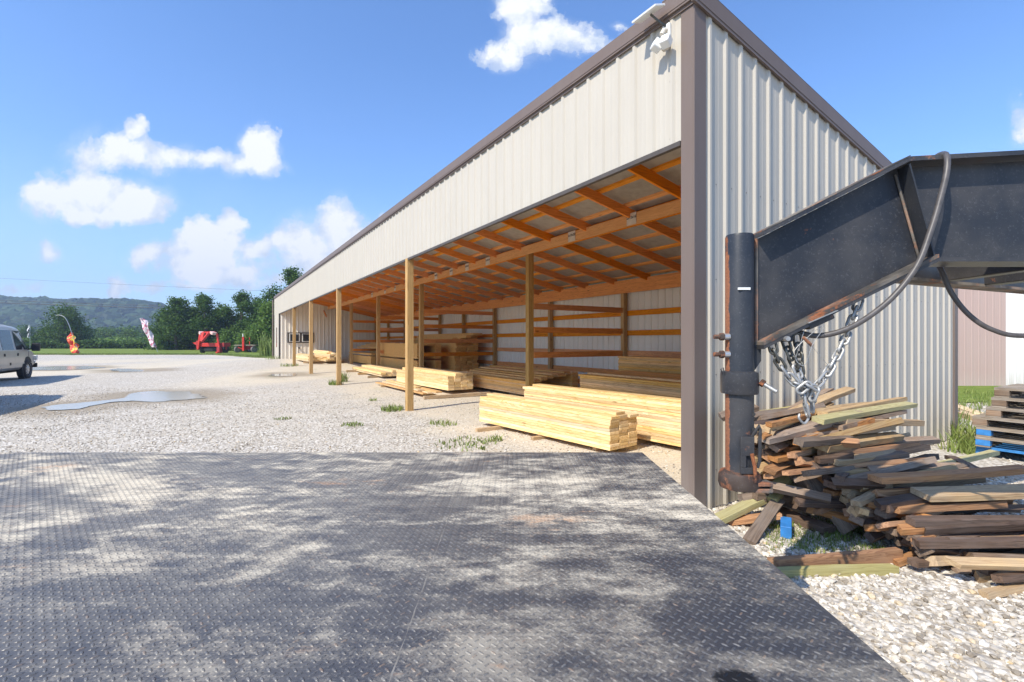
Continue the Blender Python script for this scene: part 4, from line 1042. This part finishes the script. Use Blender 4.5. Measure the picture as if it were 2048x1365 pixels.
# hose over the beam and hose behind
def smooth_path(pts, n=8):
    out = []; P_ = [Vector(p) for p in pts]
    for i in range(len(P_) - 1):
        p0 = P_[max(i - 1, 0)]; p1 = P_[i]; p2 = P_[i + 1]; p3 = P_[min(i + 2, len(P_) - 1)]
        for k in range(n):
            t_ = k / n; out.append(.5 * ((2 * p1) + (p2 - p0) * t_ + (2 * p0 - 5 * p1 + 4 * p2 - p3) * t_ ** 2 + (3 * p1 - p0 - 3 * p2 + p3) * t_ ** 3))
    out.append(P_[-1]); return out
hp = [at(1862, 322, 2.50), at(1880, 310, 2.44), at(1893, 312, 2.33), at(1893, 345, 2.30), at(1880, 400, 2.30), at(1862, 460, 2.30), at(1835, 530, 2.30), at(1790, 590, 2.32), at(1740, 632, 2.34), at(1690, 660, 2.36), at(1640, 672, 2.40), at(1608, 668, 2.43), at(1590, 660, 2.45)]
o = MB().tube(smooth_path(hp), .0135, 12).build('cable', M_hose, smooth=True); tag(o, 'thick dark cable looped over the beam and drooping back under the neck', 'cable')
hp = [at(1872, 518, 2.62), at(1884, 545, 2.60), at(1905, 590, 2.58), at(1940, 632, 2.56), at(1985, 660, 2.54), at(2048, 672, 2.52), at(2200, 660, 2.5), at(2400, 560, 2.5)]
o = MB().tube(smooth_path(hp), .0125, 12).build('cable', M_hose, smooth=True); tag(o, 'dark cable hanging below the beam at the right edge of the picture', 'cable')
# breakaway box with thin wires
bx = empty('breakaway_switch', at(1640, 640, YC)); tag(bx, 'small breakaway switch with tangled thin wires hanging under the neck', 'switch')
def bl_(p): return Vector(p) - bx.location
mb = MB(); mb.bar(bl_(at(1612, 655, 2.38)), bl_(at(1662, 632, 2.38)), .05, .028); mb.build('switch_body', M_steel, bx, .004)
mb = MB(); mb.bar(bl_(at(1610, 647, 2.36)), bl_(at(1668, 622, 2.36)), .06, .004); mb.build('mounting_plate', M_zinc, bx)
mb = MB(); mb.tube([bl_(p) for p in smooth_path([at(1610, 655, 2.36), at(1600, 690, 2.35), at(1592, 720, 2.36), at(1610, 730, 2.35), at(1625, 690, 2.34), at(1645, 660, 2.35), at(1640, 655, 2.36), at(1615, 675, 2.35), at(1590, 700, 2.35), at(1592, 715, 2.35)])], .0016, 5)
mb.tube([bl_(p) for p in smooth_path([at(1615, 680, 2.35), at(1630, 700, 2.35), at(1665, 745, 2.36), at(1650, 760, 2.36)])], .0012, 5); mb.build('thin_wire', M_zinc, bx)
mb = MB(); mb.tube([bl_(at(1606, 675, 2.35)), bl_(at(1624, 692, 2.35))], .008, 8); mb.build('connector', M_rust, bx)

# chains
def link_mesh(mtl, nm):
    L_, W_, r_ = .036, .022, .0068; pts = []
    for k in range(8): t_ = -math.pi / 2 + math.pi * k / 7; pts.append((L_ - W_ * .75 + W_ * .75 * math.cos(t_), W_ * .75 * math.sin(t_), 0))
    for k in range(8): t_ = math.pi / 2 + math.pi * k / 7; pts.append((-(L_ - W_ * .75) + W_ * .75 * math.cos(t_), W_ * .75 * math.sin(t_), 0))
    o = MB().tube(pts, r_, 8, closed=True).build(nm, mtl, smooth=True); me = o.data; bpy.data.objects.remove(o); return me
LKZ = link_mesh(M_zinc, 'chain_link'); LKD = link_mesh(M_chaind, 'chain_link')
def chain(pts, label, dark=4, group='safety chains under the neck', hook=False):
    P_ = smooth_path(pts, 30); root = empty('safety_chain', P_[0]); tag(root, label, 'chain', group)
    step = .0475; acc_ = 0; res = [P_[0]]
    for i in range(1, len(P_)):
        seg = (P_[i] - P_[i - 1]).length; acc_ += seg
        while acc_ >= step: acc_ -= step; res.append(P_[i] - (P_[i] - P_[i - 1]).normalized() * acc_)
    for i in range(len(res) - 1):
        d = (res[i + 1] - res[i]).normalized(); c_ = (res[i] + res[i + 1]) / 2
        s_ = d.cross(Vector((0, 1, .2))).normalized(); u_ = s_.cross(d).normalized()
        rot = Matrix((d, s_, u_)).transposed() @ Matrix.Rotation(R(90 * (i % 2) + 20 + random.uniform(-12, 12)), 3, 'X')
        o = bpy.data.objects.new('chain_link', LKD if i < dark else LKZ); C.objects.link(o); o.parent = root; o.location = c_ - P_[0]; o.rotation_euler = rot.to_euler()
    if hook:
        e_ = res[-1] - P_[0]
        MB().tube([e_ + Vector(v_) for v_ in smooth_path([(0, 0, .01), (.004, 0, -.02), (-.02, -.005, -.045), (-.045, -.005, -.02), (-.04, 0, .0)], 5)], [.006] * 21, 8).build('hook', M_zinc, root, smooth=True)
chain([at(1543, 684, 2.36), at(1552, 715, 2.36), at(1572, 745, 2.36), at(1592, 768, 2.35), at(1622, 778, 2.35), at(1640, 765, 2.35), at(1662, 735, 2.36), at(1685, 690, 2.38), at(1703, 645, 2.40), at(1722, 590, 2.42)], 'long safety chain hanging in a wide loop under the neck', 3)
chain([at(1570, 680, 2.40), at(1582, 715, 2.39), at(1596, 745, 2.38), at(1606, 775, 2.36), at(1610, 805, 2.35), at(1616, 832, 2.35)], 'chain leg with hook hanging down over the scrap pile', 3, hook=True)
chain([at(1594, 672, 2.42), at(1598, 705, 2.42), at(1600, 740, 2.41), at(1612, 770, 2.39), at(1624, 800, 2.38), at(1625, 825, 2.38)], 'short chain leg hanging just behind the hooked one', 5)
chain([at(1600, 782, 2.33), at(1614, 770, 2.32), at(1632, 780, 2.32), at(1622, 800, 2.33), at(1606, 796, 2.34)], 'bunched chain knot where the loops meet', 0)
mb = MB(); mb.box(-.03, .03, -.04, .0, -.02, .02); o = mb.build('chain_anchor', M_steelrust, nk, .004); o.location = nl(at(1565, 676, 2.40))
mb = MB(); mb.lathe([(0, .0), (.012, .0), (.012, .05), (0, .05)], Matrix.Rotation(R(90), 4, 'X'), 8); o = mb.build('anchor_bolt', M_zinc, nk); o.location = nl(at(1565, 678, 2.37))

# ------------------------------------------------------------------ van
def make_van(label):
    """local x forward, origin under the front axle centre, z up; right side is -y"""
    root = empty('passenger_van'); tag(root, label, 'van', 'vans parked in a line')
    # sections: x, z_bottom, z_belt, z_roof, half widths low/belt/roof
    S = [(-4.55, .55, 1.15, 2.02, .92, .95, .74), (-4.50, .42, 1.15, 2.08, .98, 1.0, .80), (-3.0, .40, 1.15, 2.12, 1.0, 1.01, .82), (-1.2, .40, 1.15, 2.12, 1.0, 1.01, .82), (-.35, .40, 1.14, 2.06, 1.0, 1.01, .80),
         (-.10, .40, 1.13, 1.92, 1.0, 1.0, .79), (.22, .42, 1.12, 1.52, 1.0, .99, .78), (.45, .45, 1.10, 1.20, .99, .98, .76), (.78, .48, .98, 1.10, .97, .94, .72), (.95, .55, .85, .98, .90, .86, .68)]
    V = []; n = 12
    for (x, zb, zm, zr, wl, wm, wr) in S:
        rg = [(-wl * .92, zb), (-wl, zb + .10), (-wm, zm - .25), (-wm, zm), (-(wr + .03), zr - .10), (-wr * .85, zr - .01)]
        rg = rg + [(-y, z_) for y, z_ in reversed(rg)]
        V += [(x, y, z_) for y, z_ in rg]
    Fs = []
    for i in range(len(S) - 1):
        for k in range(n):
            k2 = (k + 1) % n; Fs.append((i * n + k, i * n + k2, (i + 1) * n + k2, (i + 1) * n + k))
    Fs += [tuple(range(n)), tuple(reversed(range((len(S) - 1) * n, len(S) * n)))]
    body = MB().add(V, Fs).build('body', M_van, root, .012, smooth=50, seg=2)
    def side_pt(x, z_, off=.006, sgn=-1):
        for i in range(len(S) - 1):
            if S[i][0] <= x <= S[i + 1][0]:
                f_ = (x - S[i][0]) / (S[i + 1][0] - S[i][0]); s_ = [S[i][j] * (1 - f_) + S[i + 1][j] * f_ for j in range(7)]; break
        else: s_ = S[0] if x < S[0][0] else S[-1]
        _, zb, zm, zr, wl, wm, wr = s_
        if z_ <= zm: y = wm if z_ > zm - .25 else wl + (wm - wl) * max(0, (z_ - zb - .1) / (zm - .35 - zb + 1e-6))
        else: y = wm + (wr + .03 - wm) * (z_ - zm) / (zr - .1 - zm)
        return (x, sgn * (y + off), z_)
    def panel(name, pts, mt, off=.008, sgn=-1):
        n_ = len(pts); a_ = [side_pt(x, z_, off, sgn) for x, z_ in pts]; b_ = [side_pt(x, z_, -.02, sgn) for x, z_ in pts]
        return MB().add(a_ + b_, [tuple(range(n_))] + [(i, (i + 1) % n_, (i + 1) % n_ + n_, i + n_) for i in range(n_)]).build(name, mt, root)
    for sg in (-1, 1):
        panel('front_window', [(-.98, 1.17), (-.05, 1.17), (.20, 1.22), (-.05, 1.60), (-.32, 1.88), (-.95, 1.90)], M_glass, sgn=sg)
        panel('side_window', [(-2.05, 1.17), (-1.16, 1.17), (-1.14, 1.90), (-2.05, 1.90)], M_glass, sgn=sg)
        panel('side_window', [(-3.25, 1.20), (-2.22, 1.20), (-2.22, 1.90), (-3.25, 1.90)], M_glass, sgn=sg)
        panel('side_window', [(-4.25, 1.20), (-3.45, 1.20), (-3.45, 1.90), (-4.25, 1.90)], M_glass, sgn=sg)
        for x in (.12, -1.06, -2.12, -3.35):
            panel('door_gap', [(x, .50), (x + .012, .50), (x + .012, 1.92 if x < 0 else 1.1), (x, 1.92 if x < 0 else 1.1)], M_ink, .004, sg)
        panel('side_moulding', [(-4.3, .62), (.35, .62), (.35, .66), (-4.3, .66)], M_van, .018, sg)
        panel('belt_crease', [(-4.4, 1.02), (.7, 1.00), (.7, 1.015), (-4.4, 1.035)], M_whitep, .006, sg)
        for x in (-.90, -1.95): panel('door_handle', [(x, .94), (x + .07, .94), (x + .07, 1.04), (x, 1.04)], M_ink, .02, sg)
        panel('fuel_cap', [(-1.5, .6), (-1.38, .6), (-1.38, .70), (-1.5, .7)], M_ink, .006, sg)
        mr = MB(); mr.box(.10, .24, sg * 1.08 - .0, sg * 1.32, 1.10, 1.42); mo = mr.build('mirror', M_black, root, .04, seg=3)
        MB().bar((.05, sg * .98, 1.17), (.16, sg * 1.12, 1.2), .05, .06).build('mirror_arm', M_black, mo)
        for x in (0, -3.50):
            cy = sg * .86
            ar = MB(); Ma = Matrix.Translation((x, sg * .93, .42)) @ Matrix.Rotation(R(90), 4, 'X'); ar.lathe([(.0, -.09), (.47, -.09), (.47, .073), (.0, .073)] if sg < 0 else [(.0, -.073), (.47, -.073), (.47, .09), (.0, .09)], Ma, 28); ar.build('wheel_arch', M_ink, root)
            Mw = Matrix.Translation((x, cy + sg * .05, .385)) @ Matrix.Rotation(R(-90 * sg), 4, 'X') @ Matrix.Rotation(0, 4, 'Z')
            wh = MB().lathe([(.19, -.10), (.34, -.125), (.385, -.09), (.388, 0), (.385, .09), (.34, .125), (.23, .12), (.19, .10)], Mw, 32).build('wheel', M_tyre, root, smooth=40)
            MB().lathe([(.25, .125), (.235, .102), (.13, .100), (.11, .112), (.06, .125), (0, .125)], Mw, 24).build('rim', M_rim, wh, smooth=30)
            mb = MB()
            for k in range(8):
                an = k * math.pi / 4; mb.lathe([(.0, .1035), (.024, .1035), (.024, .095)], Mw @ Matrix.Translation((.165 * math.cos(an), .165 * math.sin(an), .0)), 8)
            mb.build('rim_holes', M_ink, wh)
        MB().box(.86, .97, sg * .88 - .13, sg * .88 + .04, .72, .92).build('headlight', M_whitep, root, .02)
    ws = MB(); ws.add([(.50, -.80, 1.20), (.50, .80, 1.20), (-.06, .70, 1.93), (-.06, -.70, 1.93)], [(0, 1, 2, 3)]); ws.build('windscreen', M_glass, root)
    MB().box(.93, 1.05, -.98, .98, .42, .60).build('front_bumper', M_ink, root, .03, seg=2); MB().box(-4.68, -4.5, -.98, .98, .42, .60).build('rear_bumper', M_rim, root, .03, seg=2)
    MB().box(-4.2, .6, -.6, .6, .28, .42).build('underbody', M_ink, root)
    return root
van = make_van('silver-beige passenger van parked at the left edge of the yard')
hd = Vector((-.46, .888, 0)).normalized()
wp = gp(50, 757.5)      # right front wheel contact
rt = Vector((hd.y, -hd.x, 0))
van.location = Vector((wp.x, wp.y, 0)) - rt * .93; van.rotation_euler = (0, 0, math.atan2(hd.y, hd.x))
def copy_tree(o, parent=None):
    c_ = o.copy(); C.objects.link(c_); c_.parent = parent
    for ch in list(o.children): copy_tree(ch, c_)
    return c_
van2 = copy_tree(van); van2['label'] = 'second parked van behind the first, added out of view to cast its shadow'
van2.location = van.location - hd * 9.0 + rt * 1.9  # unseen van, added outside the frame for the shadow it throws

# ------------------------------------------------------------------ flags
def flag(name, pole_px, Y, cloth_px, mt, label, txt=None, scale=1.0):
    base = at(*pole_px[0], Y); base.z = 0
    root = empty('feather_flag', base); tag(root, label, 'flag')
    pts = [at(x, y, Y) - base for x, y in pole_px]; pts[0].z = 0
    MB().tube(smooth_path(pts, 6), .03, 6).build('pole', M_rim, root)
    L_ = [(at(x, y, Y) - base) for x, y in cloth_px[0]]; R_ = [(at(x, y, Y) - base) for x, y in cloth_px[1]]
    nu = 8; V = []; Fs = []; m_ = 24
    def samp(P_, t_):
        q = t_ * (len(P_) - 1); i = min(int(q), len(P_) - 2); return P_[i].lerp(P_[i + 1], q - i)
    for j in range(m_ + 1):
        for i in range(nu + 1):
            p = samp(L_, j / m_).lerp(samp(R_, j / m_), i / nu); p.y += .16 * math.sin(i * 1.1 + j * .8) * (i / nu) + .1 * math.sin(j * .5); V.append(p)
    for j in range(m_):
        for i in range(nu): q = j * (nu + 1) + i; Fs.append((q, q + 1, q + nu + 2, q + nu + 1))
    n0 = len(V); V2 = [v_ + Vector((0, .006, 0)) for v_ in V]
    o = MB().add(V + V2, Fs + [tuple(k + n0 for k in reversed(f_)) for f_ in Fs]).build('cloth', mt, root, smooth=True)
    return root
def flagmat(name, base, mark, mark2, sc, thr):
    m, t, b = mat(name); v, _ = obco(t, False)
    n = t.noise(v, sc, 2, .5, .5); n2 = t.noise(v, sc * 2.2, 2, .5, .8)
    c = t.mix(t.ramp(n, [(thr, 0), (thr + .03, 1)]), base, mark); c = t.mix(t.ramp(n2, [(.60, 0), (.63, 1)]), c, mark2)
    t.link(c, b.inputs['Base Color']); b.inputs['Roughness'].default_value = .7; return m
FR = flagmat('red_yellow_flag', (.72, .05, .03), (.85, .62, .05), (.80, .70, .25), 2.2, .53)
FW = flagmat('white_red_flag', (.80, .68, .72), (.50, .16, .22), (.62, .32, .38), 2.4, .53)
FB = flagmat('black_white_flag', (.04, .04, .05), (.8, .8, .82), (.8, .8, .8), 3.5, .5)
flag('f', [(160, 709), (152, 690), (143, 665), (137, 648), (130, 636), (121, 631), (112, 631)], 54, ([(141, 665), (134, 674), (137, 686), (139, 697), (146, 708)], [(144, 666), (149, 674), (153, 686), (157, 697), (160, 709)]), FR, 'red and yellow feather flag slumped down its bent pole')
flag('f', [(316, 703), (309, 690), (298, 665), (290, 648), (281, 637)], 64, ([(279, 637), (284, 652), (289, 665), (297, 681), (304, 695)], [(284, 636), (294, 642), (300, 660), (308, 680), (313, 695)]), FW, 'leaning white feather flag with dark red markings by the trees')
flag('f', [(60, 690), (60, 670), (60, 652), (57, 650)], 85, ([(56, 650), (55, 660), (55, 668), (56, 676)], [(59, 652), (60, 660), (60, 668), (60, 677)]), FB, 'small black and white flag seen just past the van mirror')

# ------------------------------------------------------------------ red implement and wagon
YR = 59.0
im = empty('farm_implement', at(420, 690, YR).xy.to_3d()); tag(im, 'bright red farm implement with arched frame on the far grass edge', 'farm machine')
s = YR / F; ox = im.location.x
def IX(px): return (px - CX) * s - ox
def IZ(py): return CAMH + (HY - py) * s
mb = MB()
arch = [(396, 700), (399, 680), (401, 668), (405, 665.5), (430, 665.5), (434, 669), (437, 685), (439, 700)]
for i in range(len(arch) - 1): mb.bar((IX(arch[i][0]), 0, IZ(arch[i][1])), (IX(arch[i + 1][0]), 0, IZ(arch[i + 1][1])), .22, .24, up=(0, 1, 0))
mb.build('arch_frame', M_red, im, .02)
M_highlight = plain('highlight_pink', (.8, .5, .45), .4)
for q_ in ((402, 408), (424, 432)): mb = MB(); mb.bar((IX(q_[0]), 0, IZ(665.5)), (IX(q_[1]), -.3, IZ(668)), .5, .3); mb.build('painted_highlight', M_highlight, im)  # pale blocks painting in the sunlit white on top of the arch
mb = MB(); mb.bar((IX(408), -.2, IZ(666)), (IX(412), -.9, IZ(684)), .3, .3).bar((IX(420), -.2, IZ(666)), (IX(413), -.9, IZ(684)), .26, .26); mb.build('hitch_tongue', M_red, im, .02)
mb = MB(); mb.box(IX(396), IX(437), .1, 1.4, IZ(694), IZ(686.5)); mb.build('hopper', M_red, im, .04)
mb = MB(); mb.box(IX(399), IX(434), .3, 1.3, IZ(704), IZ(694.5)); mb.build('drum', M_ink, im, .1)
mb = MB(); mb.prism([(IX(385), IZ(686)), (IX(397), IZ(684)), (IX(397), IZ(692)), (IX(391), IZ(690))], .0, .5); mb.build('side_shield', M_red, im)
mb = MB(); mb.box(IX(393), IX(398), -.1, .3, IZ(696), IZ(682)).box(IX(436), IX(442), -.3, .3, IZ(706), IZ(694)).box(IX(439), IX(446), .2, 1.6, IZ(694), IZ(686)); mb.build('side_frame', M_redd, im, .02)
for px_, r_ in ((397, .42), (443, .60)):
    Mw = Matrix.Translation((IX(px_), .8, r_)) @ Matrix.Rotation(R(90), 4, 'Y'); wh = MB().lathe([(.2, -.12), (r_, -.13), (r_, .13), (.2, .12)], Mw, 20).build('wheel', M_tyre, im)
    MB().lathe([(0, .09), (.2, .11), (.2, -.11), (0, -.09)], Mw, 12).build('rim', M_redd, wh)
mb = MB(); mb.box(IX(436), IX(440), -.5, -.2, 0, IZ(704)); mb.build('jack_foot', M_red, im)
YR = 62.0; s = YR / F
wg = empty('flat_wagon', at(497, 690, YR).xy.to_3d()); ox = wg.location.x; tag(wg, 'grey flat-topped farm wagon with a red upright post', 'wagon')
mb = MB(); mb.box(IX(471), IX(513), -.3, 1.8, IZ(692), IZ(690)); mb.build('platform', M_pallet, wg)
mb = MB(); mb.box(IX(482), IX(506), .2, .4, IZ(700), IZ(692.3)); mb.build('axle_frame', M_redd, wg)
mb = MB(); mb.box(IX(488.5), IX(492), -.5, -.31, IZ(702), IZ(674)).box(IX(483), IX(484), 1.81, 1.9, IZ(692), IZ(672)); mb.build('upright_post', M_red, wg)
mb = MB(); mb.box(IX(489.5), IX(491), -.55, -.40, IZ(674), IZ(668)); mb.build('post_cap', M_whitep, wg)
mb = MB(); mb.bar((IX(490), -.4, IZ(699)), (IX(478), -.2, IZ(695)), .1, .1); mb.build('drawbar', M_redd, wg)
for px_, yy_ in ((475, -.0), (486, 1.4), (508, -.0), (518, 1.3)):
    Mw = Matrix.Translation((IX(px_), yy_, .42)) @ Matrix.Rotation(R(60), 4, 'Z') @ Matrix.Rotation(R(90), 4, 'X'); wh = MB().lathe([(.2, -.11), (.36, -.12), (.42, -.07), (.42, .07), (.36, .12), (.2, .11)], Mw, 20).build('wheel', M_tyrelit, wg, smooth=True)
    MB().lathe([(0, .08), (.2, .1), (.2, -.1), (0, -.08)], Mw, 12).build('rim', M_rim, wh)

# ------------------------------------------------------------------ trees
def crown(mb, lobes, n, leaf, rs, shell=.35):
    tot = sum(r_[3] ** 2 for r_ in lobes)
    for (cx, cy, cz, r_, sq) in lobes:
        k = int(n * r_ * r_ / tot / 14)
        for _ in range(k):
            d = Vector((rs.gauss(0, 1), rs.gauss(0, 1), rs.gauss(0, 1))).normalized(); rad = r_ * (1 - shell * rs.random() ** 1.3) * (1 + .28 * noise.noise(d * 2.2 + Vector((cx, cz, 0))))
            c_ = Vector((cx + d.x * rad, cy + d.y * rad, cz + d.z * rad * sq)); cr = r_ * .16 + leaf
            for _ in range(14):
                e = c_ + Vector((rs.gauss(0, cr), rs.gauss(0, cr), rs.gauss(0, cr * .7))); a_ = Vector((rs.uniform(-1, 1), rs.uniform(-1, 1), rs.uniform(-.6, .6))).normalized() * leaf * rs.uniform(.6, 1.3); b_ = a_.cross(Vector((rs.uniform(-1, 1), rs.uniform(-1, 1), rs.uniform(-.2, 1.4)))).normalized() * leaf * rs.uniform(.4, .9)
                mb.add([e - a_, e - b_ * .7, e + a_, e + b_], [(0, 1, 2, 3)])
def tree(x, y, h, wdt, seed, mt, label, n=6000, leaf=.16, base=.15, lobes_n=9, group='trees along the far field edge', kind='leafy_tree', sparse=False):
    rs = random.Random(seed); z0 = gz(x, y); root = empty(kind, (x, y, z0)); tag(root, label, 'tree', group)
    lobes = []
    for i in range(lobes_n):
        f_ = (i + .5) / lobes_n; zz = h * (base + (1 - base) * f_ * .88); env = math.sin(math.pi * min(1, (f_ * .8 + .22))) ** .7
        a_ = rs.uniform(0, 6.283); rr = wdt * .5 * env * rs.uniform(.25, .75) * (1.2 if sparse else 1)
        lobes.append((rr * math.cos(a_), rr * math.sin(a_), zz, wdt * rs.uniform(.15, .25) * (.8 if sparse else 1), rs.uniform(.7, 1)))
    if not sparse: lobes.append((0, 0, h * .45, wdt * .33, 1.0)); 
    lobes.append((rs.uniform(-.1, .1) * wdt, 0, h * .86, wdt * .15, 1.0))
    mb = MB(); crown(mb, lobes, n, leaf, rs, .75); mb.build('crown', mt, root)
    tb = MB(); tb.tube([(0, 0, -.2), (.05 * rs.uniform(-1, 1), 0, h * .3), (.1 * rs.uniform(-1, 1), .1, h * .62), (0, 0, h * .85)], [h * .028, h * .02, h * .012, h * .004], 8)
    for (cx, cy, cz, r_, sq) in lobes[::1]: tb.tube([(0, 0, max(h * .12, cz * .55)), (cx * .5, cy * .5, cz * .8), (cx, cy, cz)], [h * .011, h * .007, h * .003], 5)
    tb.build('trunk', M_bark, root); return root
def tx(px, Y): return (px - CX) / F * Y
tree(tx(130, 96), 96, 8.2, 10.0, 1, M_leafd, 'lone round bushy tree in the field left of the other trees', 9000, .2, .05, 12)
tree(tx(92, 97), 97, 4.4, 5.0, 2, M_leafd, 'low dark shrub-like tree touching the lone round tree', 3000, .2, .05, 6)
rowt = [(335, 82, 6.6, 7, 'leftmost tree of the row, low and spreading'), (352, 78, 9.0, 6.5, 'rounded tree just left of the red machine'), (385, 84, 7.5, 8, 'dark tree directly behind the red machine arch'),
        (410, 79, 9.7, 6, 'tall tree leaning left above the red machine'), (445, 83, 8.0, 8, 'dense dark tree between the machine and the wagon'), (482, 79, 10.0, 6.5, 'tall ragged tree with bare branch tips behind the wagon'),
        (512, 82, 8.8, 8, 'broad dark tree right of the ragged one'), (548, 74, 10.2, 8.5, 'big tree rising by the far end of the shed')]
for i, (px_, Y, h_, w_, lb) in enumerate(rowt): tree(tx(px_, Y), Y, h_, w_, 10 + i, M_leafd, lb, 7500, .19, .02, 11, sparse=(i in (3, 5)))
tree(tx(532, 62), 62, 6.8, 5.2, 31, M_leafl, 'sunlit bright green tree beside the shed far corner', 5500, .16, .0, 9)
tree(tx(505, 66), 66, 3.6, 4.2, 33, M_leafl, 'low bright bush right behind the wagon', 3000, .15, .0, 6)
tree(tx(455, 72), 72, 3.0, 5.0, 34, M_leafl, 'low light-green bush between machine and wagon', 3000, .15, .0, 6)
tree(tx(585, 70), 70, 12.6, 6.5, 35, M_leafd, 'tall tree whose top shows above the shed roofline', 6000, .17, .2, 9, sparse=True)
tree(tx(330, 88), 88, 3.4, 6.0, 36, M_leafl, 'light bush left of the tree row', 2600, .18, .0, 6)
tree(tx(255, 150), 150, 5.2, 8.0, 37, M_leafl, 'far light-green bush at the end of the crop field', 2600, .3, .0, 6)
tree(tx(215, 160), 160, 5.0, 9.0, 38, M_leafl, 'far light-green bush right of the lone tree', 2600, .3, .0, 6)
tree(tx(60, 150), 150, 5.5, 12.0, 39, M_leafd, 'far dark bush beyond the van windscreen', 2600, .3, .0, 6)
# tall weed stalks by the far corner
mb = MB(); p = at(537, 690, 44); p.z = 0
for k in range(46): blades(mb, random.uniform(-.7, .7), random.uniform(-.7, .7), 0, 3, random.uniform(.9, 2.6), .15, .05, .35)
o = mb.build('tall_weed', M_weed); o.location = (p.x, 44, gz(p.x, 44)); tag(o, 'tall pale green weed stalks at the far corner of the shed', 'weed')
# hedge of brush and crop field
def brush(name, x0, x1, y0, y1, h, n, leaf, mt, kind='stuff'):
    rs = random.Random(hash((x0, y0)) % 1000); mb = MB()
    for _ in range(n):
        x, y = rs.uniform(x0, x1), rs.uniform(y0, y1); hh = h * (.75 + .5 * noise.noise(Vector((x * .25, y * .25, 2)))); c_ = Vector((x, y, gz(x, y) + hh * rs.random() ** .6))
        a_ = Vector((rs.uniform(-1, 1), rs.uniform(-1, 1), rs.uniform(-.5, .5))).normalized() * leaf; b_ = a_.cross(Vector((rs.uniform(-1, 1), rs.uniform(-1, 1), rs.uniform(.2, 1.4)))).normalized() * leaf * .7
        mb.add([c_ - a_, c_ - b_, c_ + a_, c_ + b_], [(0, 1, 2, 3)])
    o = mb.build(name, mt); tag(o, kind=kind); return o
brush('hedge_brush', -105, -45, 92, 97, 1.7, 15000, .26, M_leafd)
brush('hedge_brush', -58, -24, 80, 86, 2.4, 9000, .24, M_leafd)
brush('crop_field', -150, -60, 108, 150, 2.6, 26000, .38, M_leafl)
brush('field_trees', -220, -60, 230, 260, 9.0, 16000, 1.0, M_leafd)

# ------------------------------------------------------------------ hills with woods
PROF = [(-700, 640), (-300, 610), (-60, 600), (0, 598), (45, 594), (90, 600), (110, 599), (150, 606), (185, 604), (225, 601), (270, 602), (310, 607), (340, 618), (380, 632), (430, 640), (560, 640), (700, 645), (1000, 660), (3000, 665)]
def ridge(px):
    for i in range(len(PROF) - 1):
        if PROF[i][0] <= px <= PROF[i + 1][0]:
            f_ = (px - PROF[i][0]) / (PROF[i + 1][0] - PROF[i][0]); return PROF[i][1] + (PROF[i + 1][1] - PROF[i][1]) * f_
    return 660
HYR = 620.0
def hillh(x, y):
    px = CX + x / HYR * F; top = (HY - 10 - ridge(px)) / F * HYR
    f_ = sm(380, HYR, y) if y < HYR else 1 - .5 * sm(HYR, 900, y)
    return top * f_ * (1 + .10 * noise.noise(Vector((x * .012, y * .012, 0))) * (1 if y < HYR - 60 else .3)) - 1.0
hx = [-1400 + i * 14 for i in range(190)]; hy = [370 + j * 14 for j in range(40)]
V = [(x, y, hillh(x, y)) for y in hy for x in hx]; n = len(hx)
me = bpy.data.meshes.new('hills'); me.from_pydata(V, [], [(j * n + i, j * n + i + 1, (j + 1) * n + i + 1, (j + 1) * n + i) for j in range(len(hy) - 1) for i in range(n - 1)]); me.shade_smooth()
me.materials.append(M_hill); o = bpy.data.objects.new('hills', me); C.objects.link(o); tag(o, kind='structure')
rs = random.Random(5); V = []; Fs = []
bm = bmesh.new(); bmesh.ops.create_icosphere(bm, subdivisions=2, radius=1); sv = [v_.co.copy() for v_ in bm.verts]; sf = [tuple(v_.index for v_ in f_.verts) for f_ in bm.faces]; bm.free()
for _ in range(2000):
    y = rs.uniform(395, HYR + 15); x = rs.uniform(-1.15, -.60) * y if rs.random() < .92 else rs.uniform(-.62, -.2) * y
    r_ = rs.uniform(4.5, 10.5); z_ = hillh(x, y) + r_ * .25; nb = len(V); ph = rs.uniform(0, 50)
    for p in sv:
        k = r_ * (1 + .38 * noise.noise(p * 1.9 + Vector((ph, 0, 0))) + rs.uniform(-.10, .10)); V.append((x + p.x * k, y + p.y * k, z_ + p.z * k * .9))
    Fs += [tuple(i + nb for i in f_) for f_ in sf]
me = bpy.data.meshes.new('woods'); me.from_pydata(V, [], Fs); me.materials.append(M_hill)
o = bpy.data.objects.new('woods', me); C.objects.link(o); tag(o, kind='stuff')

# ------------------------------------------------------------------ power lines
def wire(pA, pB, label, r_=.022):
    pts = []
    for k in range(25):
        f_ = k / 24; p = Vector(pA).lerp(Vector(pB), f_); p.z -= 1.2 * 4 * f_ * (1 - f_) * .5; pts.append(p)
    o = MB().tube(pts, r_, 5).build('power_line', M_black); tag(o, label, 'power line', 'power lines across the field')
wire(at(-350, 592, 120), at(1000, 632, 120), 'lower thick power line crossing in front of the hills', .085)
wire(at(-350, 587, 120), at(1000, 628, 120), 'upper thick power line crossing in front of the hills', .06)
wire(at(-350, 537, 125), at(1000, 600, 125), 'highest thin power line against the sky', .022)

# ------------------------------------------------------------------ haze
hb = MB().box(-1500, 1500, -80, 960, -3, 130)
m = bpy.data.materials.new('haze_air'); m.use_nodes = True; t = NT(m.node_tree); t.n.remove(t.n['Principled BSDF'])
pv = t.new('ShaderNodeVolumePrincipled'); pv.inputs['Color'].default_value = (.62, .76, 1, 1); pv.inputs['Density'].default_value = .00058; pv.inputs['Anisotropy'].default_value = .2
t.link(pv.outputs[0], t.n['Material Output'].inputs['Volume'])
o = hb.build('haze', m); tag(o, kind='stuff')
